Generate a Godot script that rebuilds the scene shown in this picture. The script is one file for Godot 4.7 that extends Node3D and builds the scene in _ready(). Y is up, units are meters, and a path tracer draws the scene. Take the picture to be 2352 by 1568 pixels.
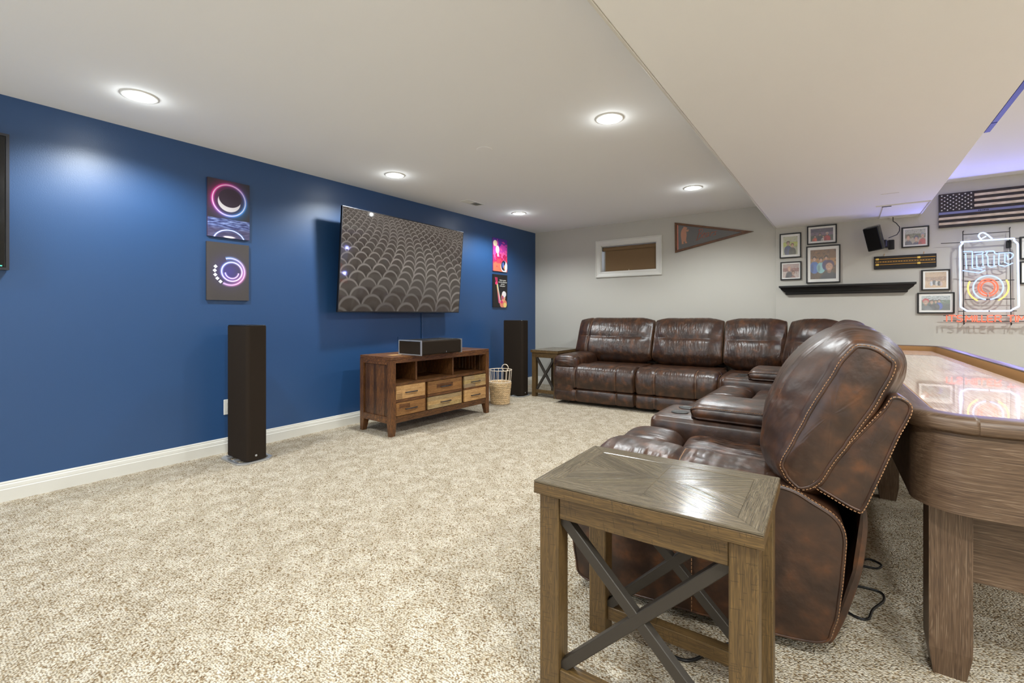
extends Node3D

const XB := -4.08      # blue wall
const ZB := -6.30      # back wall
const H := 2.43        # ceiling
const ZF := 2.6        # wall behind the camera
const XR := 4.6        # far right wall
const WARM := Color(0.965, 0.992, 1.0)

var M := {}
var used := {}


# ---------------------------------------------------------------- mesh builder
class G:
	var v := PackedVector3Array()
	var n := PackedVector3Array()
	var uv := PackedVector2Array()
	var c := PackedColorArray()
	var idx := PackedInt32Array()
	var tint := Color.WHITE

	func face(p: Array, from: Vector3, uvs: Array = []) -> void:
		# a convex flat polygon that faces away from the point «from»
		var mid := Vector3.ZERO
		for q in p:
			mid += q
		mid /= p.size()
		var nor := Vector3.ZERO
		for i in p.size():
			nor += (p[i] - mid).cross(p[(i + 1) % p.size()] - mid)
		if nor.length() < 1e-12:
			return
		nor = nor.normalized()
		var order := range(p.size())
		if nor.dot(mid - from) < 0.0:
			nor = -nor
			order.reverse()
		var base := v.size()
		for i in order:
			v.append(p[i])
			n.append(nor)
			uv.append(uvs[i] if uvs.size() else Vector2.ZERO)
			c.append(tint)
		for i in range(1, p.size() - 1):
			idx.append_array([base, base + i + 1, base + i])

	func box(ce: Vector3, size: Vector3, bev := 0.003, xf := Transform3D()) -> void:
		var h := size * 0.5
		bev = min(bev, min(h.x, min(h.y, h.z)) * 0.9)
		var P := func(s: Vector3, a: int) -> Vector3:
			var q := Vector3(s.x * (h.x - bev), s.y * (h.y - bev), s.z * (h.z - bev))
			q[a] = s[a] * h[a]
			return xf * (ce + q)
		var mid := xf * ce
		for a in 3:
			var b := (a + 1) % 3
			var d := (a + 2) % 3
			for s in [-1.0, 1.0]:
				var pts := []
				for k in [[-1.0, -1.0], [1.0, -1.0], [1.0, 1.0], [-1.0, 1.0]]:
					var sg := Vector3()
					sg[a] = s
					sg[b] = k[0]
					sg[d] = k[1]
					pts.append(P.call(sg, a))
				face(pts, mid)
				if bev > 0.0005:
					for t in [-1.0, 1.0]:
						var s1 := Vector3()
						s1[a] = s
						s1[b] = t
						s1[d] = -1.0
						var s2 := s1
						s2[d] = 1.0
						face([P.call(s1, a), P.call(s2, a), P.call(s2, b), P.call(s1, b)], mid)
		if bev > 0.0005:
			for x in [-1.0, 1.0]:
				for y in [-1.0, 1.0]:
					for z in [-1.0, 1.0]:
						var s := Vector3(x, y, z)
						face([P.call(s, 0), P.call(s, 1), P.call(s, 2)], mid)

	func hexa(b: Array, t: Array) -> void:
		# a six-sided block between two quads
		var mid := Vector3.ZERO
		for q in b + t:
			mid += q / 8.0
		face(b, mid)
		face(t, mid)
		for i in 4:
			var j := (i + 1) % 4
			face([b[i], b[j], t[j], t[i]], mid)

	func prism(poly: PackedVector2Array, z0: float, z1: float, bev := 0.0, xf := Transform3D()) -> void:
		if Geometry2D.is_polygon_clockwise(poly):
			poly.reverse()
		var m := poly.size()
		var ins := PackedVector2Array()
		for i in m:
			var e1 := (poly[i] - poly[(i + m - 1) % m]).normalized()
			var e2 := (poly[(i + 1) % m] - poly[i]).normalized()
			var n1 := Vector2(-e1.y, e1.x)
			var n2 := Vector2(-e2.y, e2.x)
			var b := (n1 + n2).normalized()
			ins.append(poly[i] + b * bev / maxf(0.35, b.dot(n1)))
		var rings := [[poly, z0], [poly, z1]] if bev <= 0.0 else [[ins, z0], [poly, z0 + bev], [poly, z1 - bev], [ins, z1]]
		for r in rings.size() - 1:
			for i in m:
				var j := (i + 1) % m
				var q := [Vector3(rings[r][0][i].x, rings[r][0][i].y, rings[r][1]), Vector3(rings[r][0][j].x, rings[r][0][j].y, rings[r][1]),
					Vector3(rings[r + 1][0][j].x, rings[r + 1][0][j].y, rings[r + 1][1]), Vector3(rings[r + 1][0][i].x, rings[r + 1][0][i].y, rings[r + 1][1])]
				var e := poly[j] - poly[i]
				var out := Vector3(e.y, -e.x, 0.0)
				var mid: Vector3 = (q[0] + q[1] + q[2] + q[3]) / 4.0
				face([xf * q[0], xf * q[1], xf * q[2], xf * q[3]], xf * (mid - out))
		var tri := Geometry2D.triangulate_polygon(poly)
		for k in range(0, tri.size(), 3):
			for side in 2:
				var rg: Array = rings[0] if side == 0 else rings[-1]
				var pts := []
				for a in 3:
					var p2: Vector2 = rg[0][tri[k + a]]
					pts.append(xf * Vector3(p2.x, p2.y, rg[1]))
				var cm: Vector3 = xf.affine_inverse() * ((pts[0] + pts[1] + pts[2]) / 3.0)
				face(pts, xf * (cm + Vector3(0, 0, 1.0 if side == 0 else -1.0)))

	func skin(rows: Array, wrap := true) -> void:
		# smooth surface through rows of equal length
		var m: int = rows[0].size()
		var base := v.size()
		var nor: Array[Vector3] = []
		for r in rows:
			for p in r:
				v.append(p)
				nor.append(Vector3.ZERO)
				uv.append(Vector2.ZERO)
				c.append(tint)
		var vol := 0.0
		var fs := PackedInt32Array()
		for i in rows.size() - 1:
			for j in (m if wrap else m - 1):
				var k := (j + 1) % m
				var a := i * m + j
				var b := i * m + k
				var d := (i + 1) * m + j
				var e := (i + 1) * m + k
				for t in [[a, b, e], [a, e, d]]:
					var pa := v[base + t[0]]
					var pb := v[base + t[1]]
					var pc := v[base + t[2]]
					var cr := (pb - pa).cross(pc - pa)
					nor[t[0]] += cr
					nor[t[1]] += cr
					nor[t[2]] += cr
					vol += pa.dot(pb.cross(pc)) if wrap else 0.0
					fs.append_array(t)
		# where a row shrinks to one point its vertices share a normal
		for i in rows.size():
			if rows[i][0].distance_to(rows[i][m / 2]) < 1e-6:
				var s := Vector3.ZERO
				for j in m:
					s += nor[i * m + j]
				for j in m:
					nor[i * m + j] = s
		var flip := vol < 0.0
		for i in nor.size():
			n.append((-nor[i] if flip else nor[i]).normalized())
		for k in range(0, fs.size(), 3):
			if flip:
				idx.append_array([base + fs[k], base + fs[k + 1], base + fs[k + 2]])
			else:
				idx.append_array([base + fs[k], base + fs[k + 2], base + fs[k + 1]])

	func tube(pts: Array, r: float, sides := 8, closed := false, flat := 1.0) -> void:
		var rows := []
		var m := pts.size()
		var side := Vector3.ZERO
		for i in m:
			var p0: Vector3 = pts[(i + m - 1) % m] if closed or i > 0 else pts[i]
			var p1: Vector3 = pts[(i + 1) % m] if closed or i < m - 1 else pts[i]
			var t := (p1 - p0).normalized()
			if side == Vector3.ZERO:
				side = t.cross(Vector3.UP if absf(t.y) < 0.9 else Vector3.RIGHT).normalized()
			side = (side - t * side.dot(t)).normalized()
			var up := side.cross(t)
			var row := PackedVector3Array()
			for k in sides:
				var a := TAU * k / sides
				row.append(pts[i] + side * cos(a) * r + up * sin(a) * r * flat)
			rows.append(row)
		if closed:
			rows.append(rows[0])
		else:
			for e in 2:
				var row := PackedVector3Array()
				for k in sides:
					row.append(pts[0] if e == 0 else pts[m - 1])
				if e == 0:
					rows.insert(0, row)
				else:
					rows.append(row)
		skin(rows)

	func lathe(prof: Array, seg := 32, xf := Transform3D()) -> void:
		# prof: Vector2(radius, height)
		var rows := []
		for p in prof:
			var row := PackedVector3Array()
			for k in seg:
				var a := TAU * k / seg
				row.append(xf * Vector3(cos(a) * p.x, p.y, sin(a) * p.x))
			rows.append(row)
		skin(rows)

	func done() -> ArrayMesh:
		var a := []
		a.resize(Mesh.ARRAY_MAX)
		a[Mesh.ARRAY_VERTEX] = v
		a[Mesh.ARRAY_NORMAL] = n
		a[Mesh.ARRAY_TEX_UV] = uv
		a[Mesh.ARRAY_COLOR] = c
		a[Mesh.ARRAY_INDEX] = idx
		var me := ArrayMesh.new()
		me.add_surface_from_arrays(Mesh.PRIMITIVE_TRIANGLES, a)
		return me


# ---------------------------------------------------------------- scene tree helpers
func numbered(nm: String) -> String:
	if not used.has(nm):
		used[nm] = 0
		return nm
	used[nm] += 1
	return "%s_%03d" % [nm, used[nm]]


func thing(nm: String, label: String, cat: String, pos := Vector3.ZERO, rot := 0.0, group := "") -> Node3D:
	var o := Node3D.new()
	o.name = numbered(nm)
	add_child(o)
	o.position = pos
	o.rotation.y = rot
	o.set_meta("label", label)
	o.set_meta("category", cat)
	if group:
		o.set_meta("group", group)
	return o


func part(p: Node3D, nm: String, g, mat: Material, label := "") -> MeshInstance3D:
	var o := MeshInstance3D.new()
	o.name = nm
	o.mesh = g.done() if g is G else g
	o.material_override = mat
	p.add_child(o, true)
	if label:
		o.set_meta("label", label)
	return o


func single(nm: String, g, mat: Material, label: String, cat: String, group := "", pos := Vector3.ZERO) -> MeshInstance3D:
	var o := part(self, numbered(nm), g, mat, label)
	o.set_meta("category", cat)
	o.position = pos
	if group:
		o.set_meta("group", group)
	return o


func struct(nm: String, g, mat: Material, label: String) -> MeshInstance3D:
	var o := part(self, nm, g, mat, label)
	o.set_meta("kind", "structure")
	return o


func boxg(ce: Vector3, size: Vector3, bev := 0.003) -> G:
	var g := G.new()
	g.box(ce, size, bev)
	return g


# ---------------------------------------------------------------- materials
func noise(freq: float, oct := 4, kind := FastNoiseLite.TYPE_SIMPLEX_SMOOTH, sd := 1) -> FastNoiseLite:
	var f := FastNoiseLite.new()
	f.noise_type = kind
	f.frequency = freq
	f.fractal_octaves = oct
	f.seed = sd
	return f


func ramp(cols: Array, at: Array) -> Gradient:
	var g := Gradient.new()
	g.offsets = PackedFloat32Array(at)
	var c := PackedColorArray()
	for k in cols:
		c.append(Color8(k[0], k[1], k[2]))
	g.colors = c
	return g


func ntex(f: FastNoiseLite, size := 512, rmp: Gradient = null, normal := 0.0) -> NoiseTexture2D:
	var t := NoiseTexture2D.new()
	t.width = size
	t.height = size
	t.seamless = true
	t.seamless_blend_skirt = 0.3
	t.noise = f
	if rmp:
		t.color_ramp = rmp
	if normal > 0.0:
		t.as_normal_map = true
		t.bump_strength = normal
	return t


func flat(col: Color, rough := 0.6, spec := 0.5, metal := 0.0) -> StandardMaterial3D:
	var m := StandardMaterial3D.new()
	m.albedo_color = col
	m.roughness = rough
	m.metallic_specular = spec
	m.metallic = metal
	return m


func grained(tex: Texture2D, scale: Vector3, rough := 0.55, tint := Color.WHITE, bump: Texture2D = null, bs := 0.05) -> StandardMaterial3D:
	var m := StandardMaterial3D.new()
	m.albedo_texture = tex
	m.albedo_color = tint
	m.roughness = rough
	m.uv1_triplanar = true
	m.uv1_triplanar_sharpness = 8.0
	m.uv1_scale = scale
	m.vertex_color_use_as_albedo = true
	if bump:
		m.heightmap_enabled = true
		m.heightmap_texture = bump
		m.heightmap_scale = bs
		m.heightmap_deep_parallax = false
	return m


func glow(col: Color, e: float) -> StandardMaterial3D:
	var m := StandardMaterial3D.new()
	m.albedo_color = col
	m.emission_enabled = true
	m.emission = col
	m.emission_energy_multiplier = e
	return m


func printed(img: Image, rough := 0.45) -> StandardMaterial3D:
	var m := StandardMaterial3D.new()
	m.albedo_texture = ImageTexture.create_from_image(img)
	m.roughness = rough
	m.texture_repeat = false
	return m


# grain streaks: x along the grain, y across
func wood_img(w: int, hh: int, sd: int, dark: Color, mid: Color, light: Color, knots := 2, ring := 0.16, saw := 0) -> Image:
	var im := Image.create(w, hh, false, Image.FORMAT_RGB8)
	var f := noise(0.012, 3, FastNoiseLite.TYPE_SIMPLEX_SMOOTH, sd)
	var f2 := noise(0.05, 3, FastNoiseLite.TYPE_SIMPLEX_SMOOTH, sd + 7)
	var rng := RandomNumberGenerator.new()
	rng.seed = sd
	var kn := []
	for k in knots:
		kn.append(Vector2(rng.randf() * w, rng.randf() * hh))
	for y in hh:
		for x in w:
			# wrap both ways by blending two samples
			var bend := 0.0
			for k in kn:
				var dx := fposmod(x - k.x + w * 0.5, w) - w * 0.5
				var dy := fposmod(y - k.y + hh * 0.5, hh) - hh * 0.5
				bend += 26.0 * exp(-(dx * dx / 2600.0 + dy * dy / 900.0)) * signf(dy + 0.01)
			var bx := float(x) / w
			var s := lerpf(f.get_noise_2d(x * 0.35, (y + bend) * 3.0), f.get_noise_2d((x - w) * 0.35, (y + bend) * 3.0), smoothstep(0.75, 1.0, bx))
			var st := lerpf(f2.get_noise_2d(x * 0.10, y * 4.0), f2.get_noise_2d((x - w) * 0.10, y * 4.0), smoothstep(0.75, 1.0, bx))
			var band := 0.5 + 0.5 * sin((s * 16.0 + y * ring + bend * 0.4))
			var t := clampf(0.25 + 0.45 * band * 0.7 + st * 0.55 + s * 0.25, 0.0, 1.0)
			var col := dark.lerp(mid, smoothstep(0.0, 0.5, t)).lerp(light, smoothstep(0.45, 1.0, t))
			im.set_pixel(x, y, col)
	for k in saw:
		var x0 := rng.randi() % w
		var y0 := rng.randi() % hh
		for j in 14 + rng.randi() % 50:
			var q := Vector2i(posmod(x0 + int(j * 0.08), w), posmod(y0 + j, hh))
			im.set_pixelv(q, im.get_pixelv(q).lerp(dark * 0.6, 0.42))
			q.x = posmod(q.x + 1, w)
			im.set_pixelv(q, im.get_pixelv(q).lerp(dark * 0.6, 0.3))
	return im


# yarn loops on a jittered grid that wraps: colour and height
func carpet_images() -> Array:
	var size := 1024
	var n := 114
	var step := float(size) / n
	var rng := RandomNumberGenerator.new()
	rng.seed = 88
	var col := Image.create(size, size, false, Image.FORMAT_RGB8)
	col.fill(Color8(160, 141, 114))
	var hgt := Image.create(size, size, false, Image.FORMAT_RGB8)
	hgt.fill(Color(0.12, 0.12, 0.12))
	for j in n:
		for i in n:
			var c := Vector2((i + 0.5 + 0.5 * (j % 2) + (rng.randf() - 0.5) * 0.55) * step, (j + 0.5 + (rng.randf() - 0.5) * 0.55) * step)
			var kind := rng.randf()
			var base := Color8(217, 206, 187) if kind < 0.66 else Color8(196, 181, 156) if kind < 0.89 else Color8(134, 111, 83) if kind < 0.98 else Color8(98, 77, 56)
			var sh := 0.94 + rng.randf() * 0.1
			base = Color(base.r * sh, base.g * sh, base.b * sh).clamp()
			var dark := kind >= 0.89
			var rx := step * (0.42 if dark else 0.62 + rng.randf() * 0.14)
			var ry := step * (0.30 if dark else 0.44 + rng.randf() * 0.10)
			var an := rng.randf_range(-0.9, 0.9)
			var top := (0.45 if dark else 0.8) + rng.randf() * 0.2
			var e := Vector2(cos(an), sin(an))
			var reach := int(rx) + 1
			for y in range(int(c.y) - reach, int(c.y) + reach + 1):
				for x in range(int(c.x) - reach, int(c.x) + reach + 1):
					var d := Vector2(x - c.x, y - c.y)
					var q := Vector2(d.dot(e) / rx, (d.y * e.x - d.x * e.y) / ry).length_squared()
					if q < 1.0:
						var p := Vector2i(posmod(x, size), posmod(y, size))
						var z := 0.12 + (top - 0.12) * sqrt(1.0 - q)
						if z > hgt.get_pixelv(p).r:
							hgt.set_pixelv(p, Color(z, z, z))
							col.set_pixelv(p, base)
	return [col, hgt]


func make_materials() -> void:
	M.ceiling = flat(Color8(247, 246, 244), 0.9, 0.3)
	M.gray = flat(Color8(194, 190, 180), 0.62, 0.45)
	M.blue = flat(Color8(36, 74, 120), 0.38, 0.6)
	var orange_peel := ntex(noise(0.09, 3, FastNoiseLite.TYPE_SIMPLEX_SMOOTH, 31), 512, null, 1.2)
	for k in ["blue", "gray"]:
		M[k].normal_enabled = true
		M[k].normal_texture = orange_peel
		M[k].normal_scale = 0.22
		M[k].uv1_triplanar = true
		M[k].uv1_world_triplanar = true
		M[k].uv1_scale = Vector3(2.4, 2.4, 2.4)
	M.pale_wall = flat(Color8(228, 225, 217), 0.7, 0.4)
	M.white = flat(Color8(222, 219, 210), 0.4, 0.5)
	M.plastic_white = flat(Color8(232, 230, 222), 0.35)
	# carpet: looped pile, beige with brown flecks
	var loops := carpet_images()
	var carpet := StandardMaterial3D.new()
	carpet.albedo_texture = ImageTexture.create_from_image(loops[0])
	carpet.roughness = 1.0
	carpet.metallic_specular = 0.15
	carpet.uv1_triplanar = true
	carpet.uv1_world_triplanar = true
	carpet.uv1_scale = Vector3(1.22, 1.22, 1.22)
	carpet.heightmap_enabled = true
	carpet.heightmap_texture = ImageTexture.create_from_image(loops[1])
	carpet.heightmap_scale = 0.55
	carpet.detail_enabled = true
	carpet.detail_blend_mode = BaseMaterial3D.BLEND_MODE_MUL
	carpet.detail_albedo = ntex(noise(0.012, 3, FastNoiseLite.TYPE_SIMPLEX_SMOOTH, 12), 512, ramp([[236, 233, 228], [255, 255, 255]], [0.3, 0.7]))
	M.carpet = carpet
	# leather
	var le := StandardMaterial3D.new()
	le.albedo_texture = ntex(noise(0.011, 5, FastNoiseLite.TYPE_SIMPLEX_SMOOTH, 21), 1024, ramp([[40, 24, 16], [54, 34, 23], [70, 44, 28], [100, 60, 32]], [0.2, 0.45, 0.65, 0.9]))
	le.roughness = 0.37
	le.metallic_specular = 0.55
	le.uv1_triplanar = true
	le.uv1_scale = Vector3(0.8, 0.8, 0.8)
	le.heightmap_enabled = true
	le.heightmap_texture = ntex(noise(0.022, 5, FastNoiseLite.TYPE_SIMPLEX_SMOOTH, 77), 1024)
	le.heightmap_scale = 0.16
	M.leather = le
	M.thread = flat(Color8(152, 112, 78), 0.7)
	M.black = flat(Color8(14, 13, 13), 0.35)
	M.black_soft = flat(Color8(22, 20, 20), 0.6)
	M.cord = flat(Color8(20, 19, 20), 0.45)
	# speaker cloth
	var cl := flat(Color8(54, 46, 39), 0.95, 0.2)
	cl.uv1_triplanar = true
	cl.uv1_scale = Vector3(6, 6, 6)
	cl.albedo_texture = ntex(noise(0.3, 3, FastNoiseLite.TYPE_SIMPLEX, 8), 512, ramp([[190, 185, 180], [255, 255, 255]], [0.3, 0.7]))
	M.cloth = cl
	M.silver = flat(Color8(196, 198, 202), 0.32, 0.5, 0.75)
	M.iron = flat(Color8(58, 52, 45), 0.5, 0.5, 0.2)
	M.gunmetal = flat(Color8(70, 70, 74), 0.38, 0.5, 0.8)
	# woods: image x runs along the grain
	var w_side := ImageTexture.create_from_image(wood_img(512, 256, 3, Color8(74, 56, 32), Color8(97, 75, 43), Color8(128, 98, 56), 3, 0.06, 60))
	var w_top := ImageTexture.create_from_image(wood_img(512, 256, 9, Color8(66, 58, 46), Color8(98, 87, 70), Color8(134, 122, 102), 1, 0.3))
	var w_red := ImageTexture.create_from_image(wood_img(512, 256, 14, Color8(46, 27, 14), Color8(108, 68, 35), Color8(166, 114, 64), 3))
	var w_oak := ImageTexture.create_from_image(wood_img(512, 256, 22, Color8(74, 56, 42), Color8(98, 76, 57), Color8(130, 110, 91), 2, 0.22))
	var w_pale := ImageTexture.create_from_image(wood_img(512, 256, 30, Color8(150, 106, 60), Color8(198, 154, 100), Color8(226, 190, 140), 2))
	var w_maple := ImageTexture.create_from_image(wood_img(512, 256, 41, Color8(200, 164, 134), Color8(234, 212, 186), Color8(246, 232, 212), 1, 0.05))
	for d in [["side", w_side, 0.42, 2.0, 9.0], ["top", w_top, 0.2, 2.2, 12.0], ["red", w_red, 0.4, 2.4, 9.0], ["oak", w_oak, 0.42, 1.6, 7.0], ["pale", w_pale, 0.5, 2.4, 9.0]]:
		# three ways for the grain to run; Image x must lie along it, so the mapped pairs are (-z, y), (x, z), (x, y)
		var bs: float = 0.03 if d[0] == "top" else 0.05
		M[d[0] + "_x"] = grained(d[1], Vector3(d[3], d[4], d[4]), d[2], Color.WHITE, d[1], bs)
		M[d[0] + "_z"] = grained(turned(d[1]), Vector3(d[4], d[4], d[3]), d[2], Color.WHITE, turned(d[1]), bs)
		M[d[0] + "_y"] = grained(turned(d[1]), Vector3(d[4], d[3], d[4]), d[2], Color.WHITE, turned(d[1]), bs)
	M.maple = grained(turned(w_maple), Vector3(9.0, 9.0, 1.2), 0.45)
	M.maple.metallic_specular = 0.3
	M.maple.clearcoat_enabled = true
	M.maple.clearcoat = 1.0
	M.maple.clearcoat_roughness = 0.025
	M.cork = grained(ntex(noise(0.2, 3, FastNoiseLite.TYPE_CELLULAR, 3), 512, ramp([[120, 86, 50], [172, 128, 78], [196, 152, 100]], [0.2, 0.5, 0.8])), Vector3(5, 5, 5), 0.9)
	M.linen = grained(ntex(noise(0.12, 3, FastNoiseLite.TYPE_SIMPLEX, 5), 512, ramp([[112, 88, 60], [146, 118, 84]], [0.3, 0.7])), Vector3(3, 30, 3), 0.9)
	M.linen.backlight_enabled = true
	M.linen.backlight = Color(0.05, 0.04, 0.03)
	M.seagrass = grained(ntex(noise(0.05, 3, FastNoiseLite.TYPE_SIMPLEX, 6), 256, ramp([[190, 156, 112], [236, 212, 172]], [0.3, 0.7])), Vector3(12, 12, 12), 0.75)
	M.wire = flat(Color8(232, 216, 194), 0.5)
	M.glass = flat(Color(1, 1, 1, 0.06), 0.03)
	M.glass.transparency = BaseMaterial3D.TRANSPARENCY_ALPHA
	M.mat_board = flat(Color8(240, 238, 232), 0.85)
	M.brass = flat(Color8(214, 160, 72), 0.4, 0.5, 0.25)
	M.lens = glow(Color(1.0, 0.995, 0.98), 7.0)


var _turned := {}
func turned(t: Texture2D) -> Texture2D:
	if not _turned.has(t):
		var im: Image = t.get_image().duplicate()
		im.rotate_90(CLOCKWISE)
		_turned[t] = ImageTexture.create_from_image(im)
	return _turned[t]


func text_mesh(txt: String, height: float, depth: float) -> TextMesh:
	var sf := SystemFont.new()
	sf.font_names = PackedStringArray(["Droid Sans"])
	sf.font_weight = 700
	var t := TextMesh.new()
	t.font = sf
	t.text = txt
	t.font_size = 64
	t.pixel_size = height / 64.0
	t.depth = depth
	t.curve_step = 1.0
	return t


# ---------------------------------------------------------------- setup
func _ready() -> void:
	var cam := Camera3D.new()
	cam.name = "camera"
	add_child(cam)
	cam.position = Vector3(0, 1.12, 0)
	cam.rotation.y = deg_to_rad(35.82)
	cam.set_frustum(0.05 * 1568.0 / 1060.0, Vector2(0, -0.05 * 63.0 / 1060.0), 0.05, 60.0)
	cam.current = true

	var env := Environment.new()
	env.background_mode = Environment.BG_COLOR
	env.background_color = Color8(190, 208, 240)
	env.background_energy_multiplier = 1.2
	env.tonemap_mode = Environment.TONE_MAPPER_LINEAR
	env.tonemap_exposure = 1.56
	env.sdfgi_enabled = true
	env.ssao_enabled = true
	env.ssil_enabled = true
	var we := WorldEnvironment.new()
	we.name = "surroundings"
	we.environment = env
	add_child(we)

	make_materials()
	build_shell()
	build_lights()
	build_sofa()
	build_shuffleboard()
	build_near_table()
	build_console()
	build_tv()
	build_towers()
	build_basket()
	build_blue_wall_things()
	build_back_wall_things()
	build_neon()
	build_cords()


func lamp(x: float, z: float, y: float, label: String, group := "") -> void:
	var t := thing("recessed_light", label, "ceiling light", Vector3(x, y, z), 0.0, "recessed lights in the ceiling")
	var g := G.new()
	g.lathe([Vector2(0.076, -0.002), Vector2(0.078, -0.007), Vector2(0.09, -0.006), Vector2(0.095, -0.001), Vector2(0.095, 0.0)], 36)
	part(t, "trim_ring", g, M.plastic_white)
	g = G.new()
	g.lathe([Vector2(0.0, -0.006), Vector2(0.05, -0.006), Vector2(0.076, -0.003), Vector2(0.076, 0.0)], 36)
	part(t, "lens", g, M.lens)
	var l := SpotLight3D.new()
	l.name = "lamp"
	l.position = Vector3(0, -0.012, 0)
	l.rotation.x = -PI / 2
	l.spot_angle = 76.0
	l.spot_angle_attenuation = 0.5
	l.spot_range = 12.0
	l.spot_attenuation = 2.0
	l.light_energy = 2.25
	l.light_size = 0.06
	l.light_color = WARM
	l.shadow_enabled = true
	t.add_child(l)
	# the domed lens also throws a little light sideways over the ceiling
	var side := OmniLight3D.new()
	side.name = "dome_glow"
	side.position = Vector3(0, -0.045, 0)
	side.light_energy = 0.018
	side.light_size = 0.03
	side.omni_range = 6.0
	side.omni_attenuation = 2.0
	side.light_color = WARM
	side.shadow_enabled = true
	t.add_child(side)


func build_lights() -> void:
	lamp(-3.44, -0.94, H, "lit recessed light nearest the front, above the left end of the blue wall")
	lamp(-3.44, -2.88, H, "lit recessed light in the ceiling just above the big tilted television")
	lamp(-3.44, -4.92, H, "lit recessed light in the far left corner, beside the ceiling vent")
	lamp(-1.28, -2.89, H, "largest looking lit recessed light out in the open ceiling, left of the soffit")
	lamp(-1.28, -4.98, H, "lit recessed light high above the felt pennant, near the soffit edge")
	lamp(-1.28, -0.9, H, "lit recessed light above the near side table, over the top of the view")
	for p in [[-3.44, 1.1, "behind the camera beside the blue wall, nearer one"],
		[1.5, -5.0, "in front of the neon sign, beyond the soffit"], [3.2, -5.0, "in the far right corner of the games side"],
		[1.5, -2.9, "over the middle of the games side, near the soffit"], [3.2, -2.9, "over the middle of the games side, by the right wall"],
		[1.3, -0.6, "right of the shuffleboard table's near end"], [3.2, -0.8, "by the right wall, level with the shuffleboard table's near end"],
		[2.3, 0.9, "behind the camera in the middle of the games side"], [1.5, 2.1, "by the pale rear wall, near the soffit"], [3.4, 2.1, "in the rear right corner of the room"]]:
		lamp(p[0], p[1], H, "lit recessed light " + p[2])
	lamp(0.25, -0.5, 2.133, "lit recessed light set in the soffit, behind the camera")
	# daylight from the glass door behind the camera
	var day := AreaLight3D.new()
	day.name = "door_daylight"
	day.area_size = Vector2(2.1, 1.95)
	day.light_energy = 1.6
	day.light_color = Color(0.97, 0.99, 1.0)
	day.area_range = 14.0
	day.shadow_enabled = true
	day.position = Vector3(-2.6, 1.08, ZF - 0.02)
	add_child(day)


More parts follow.
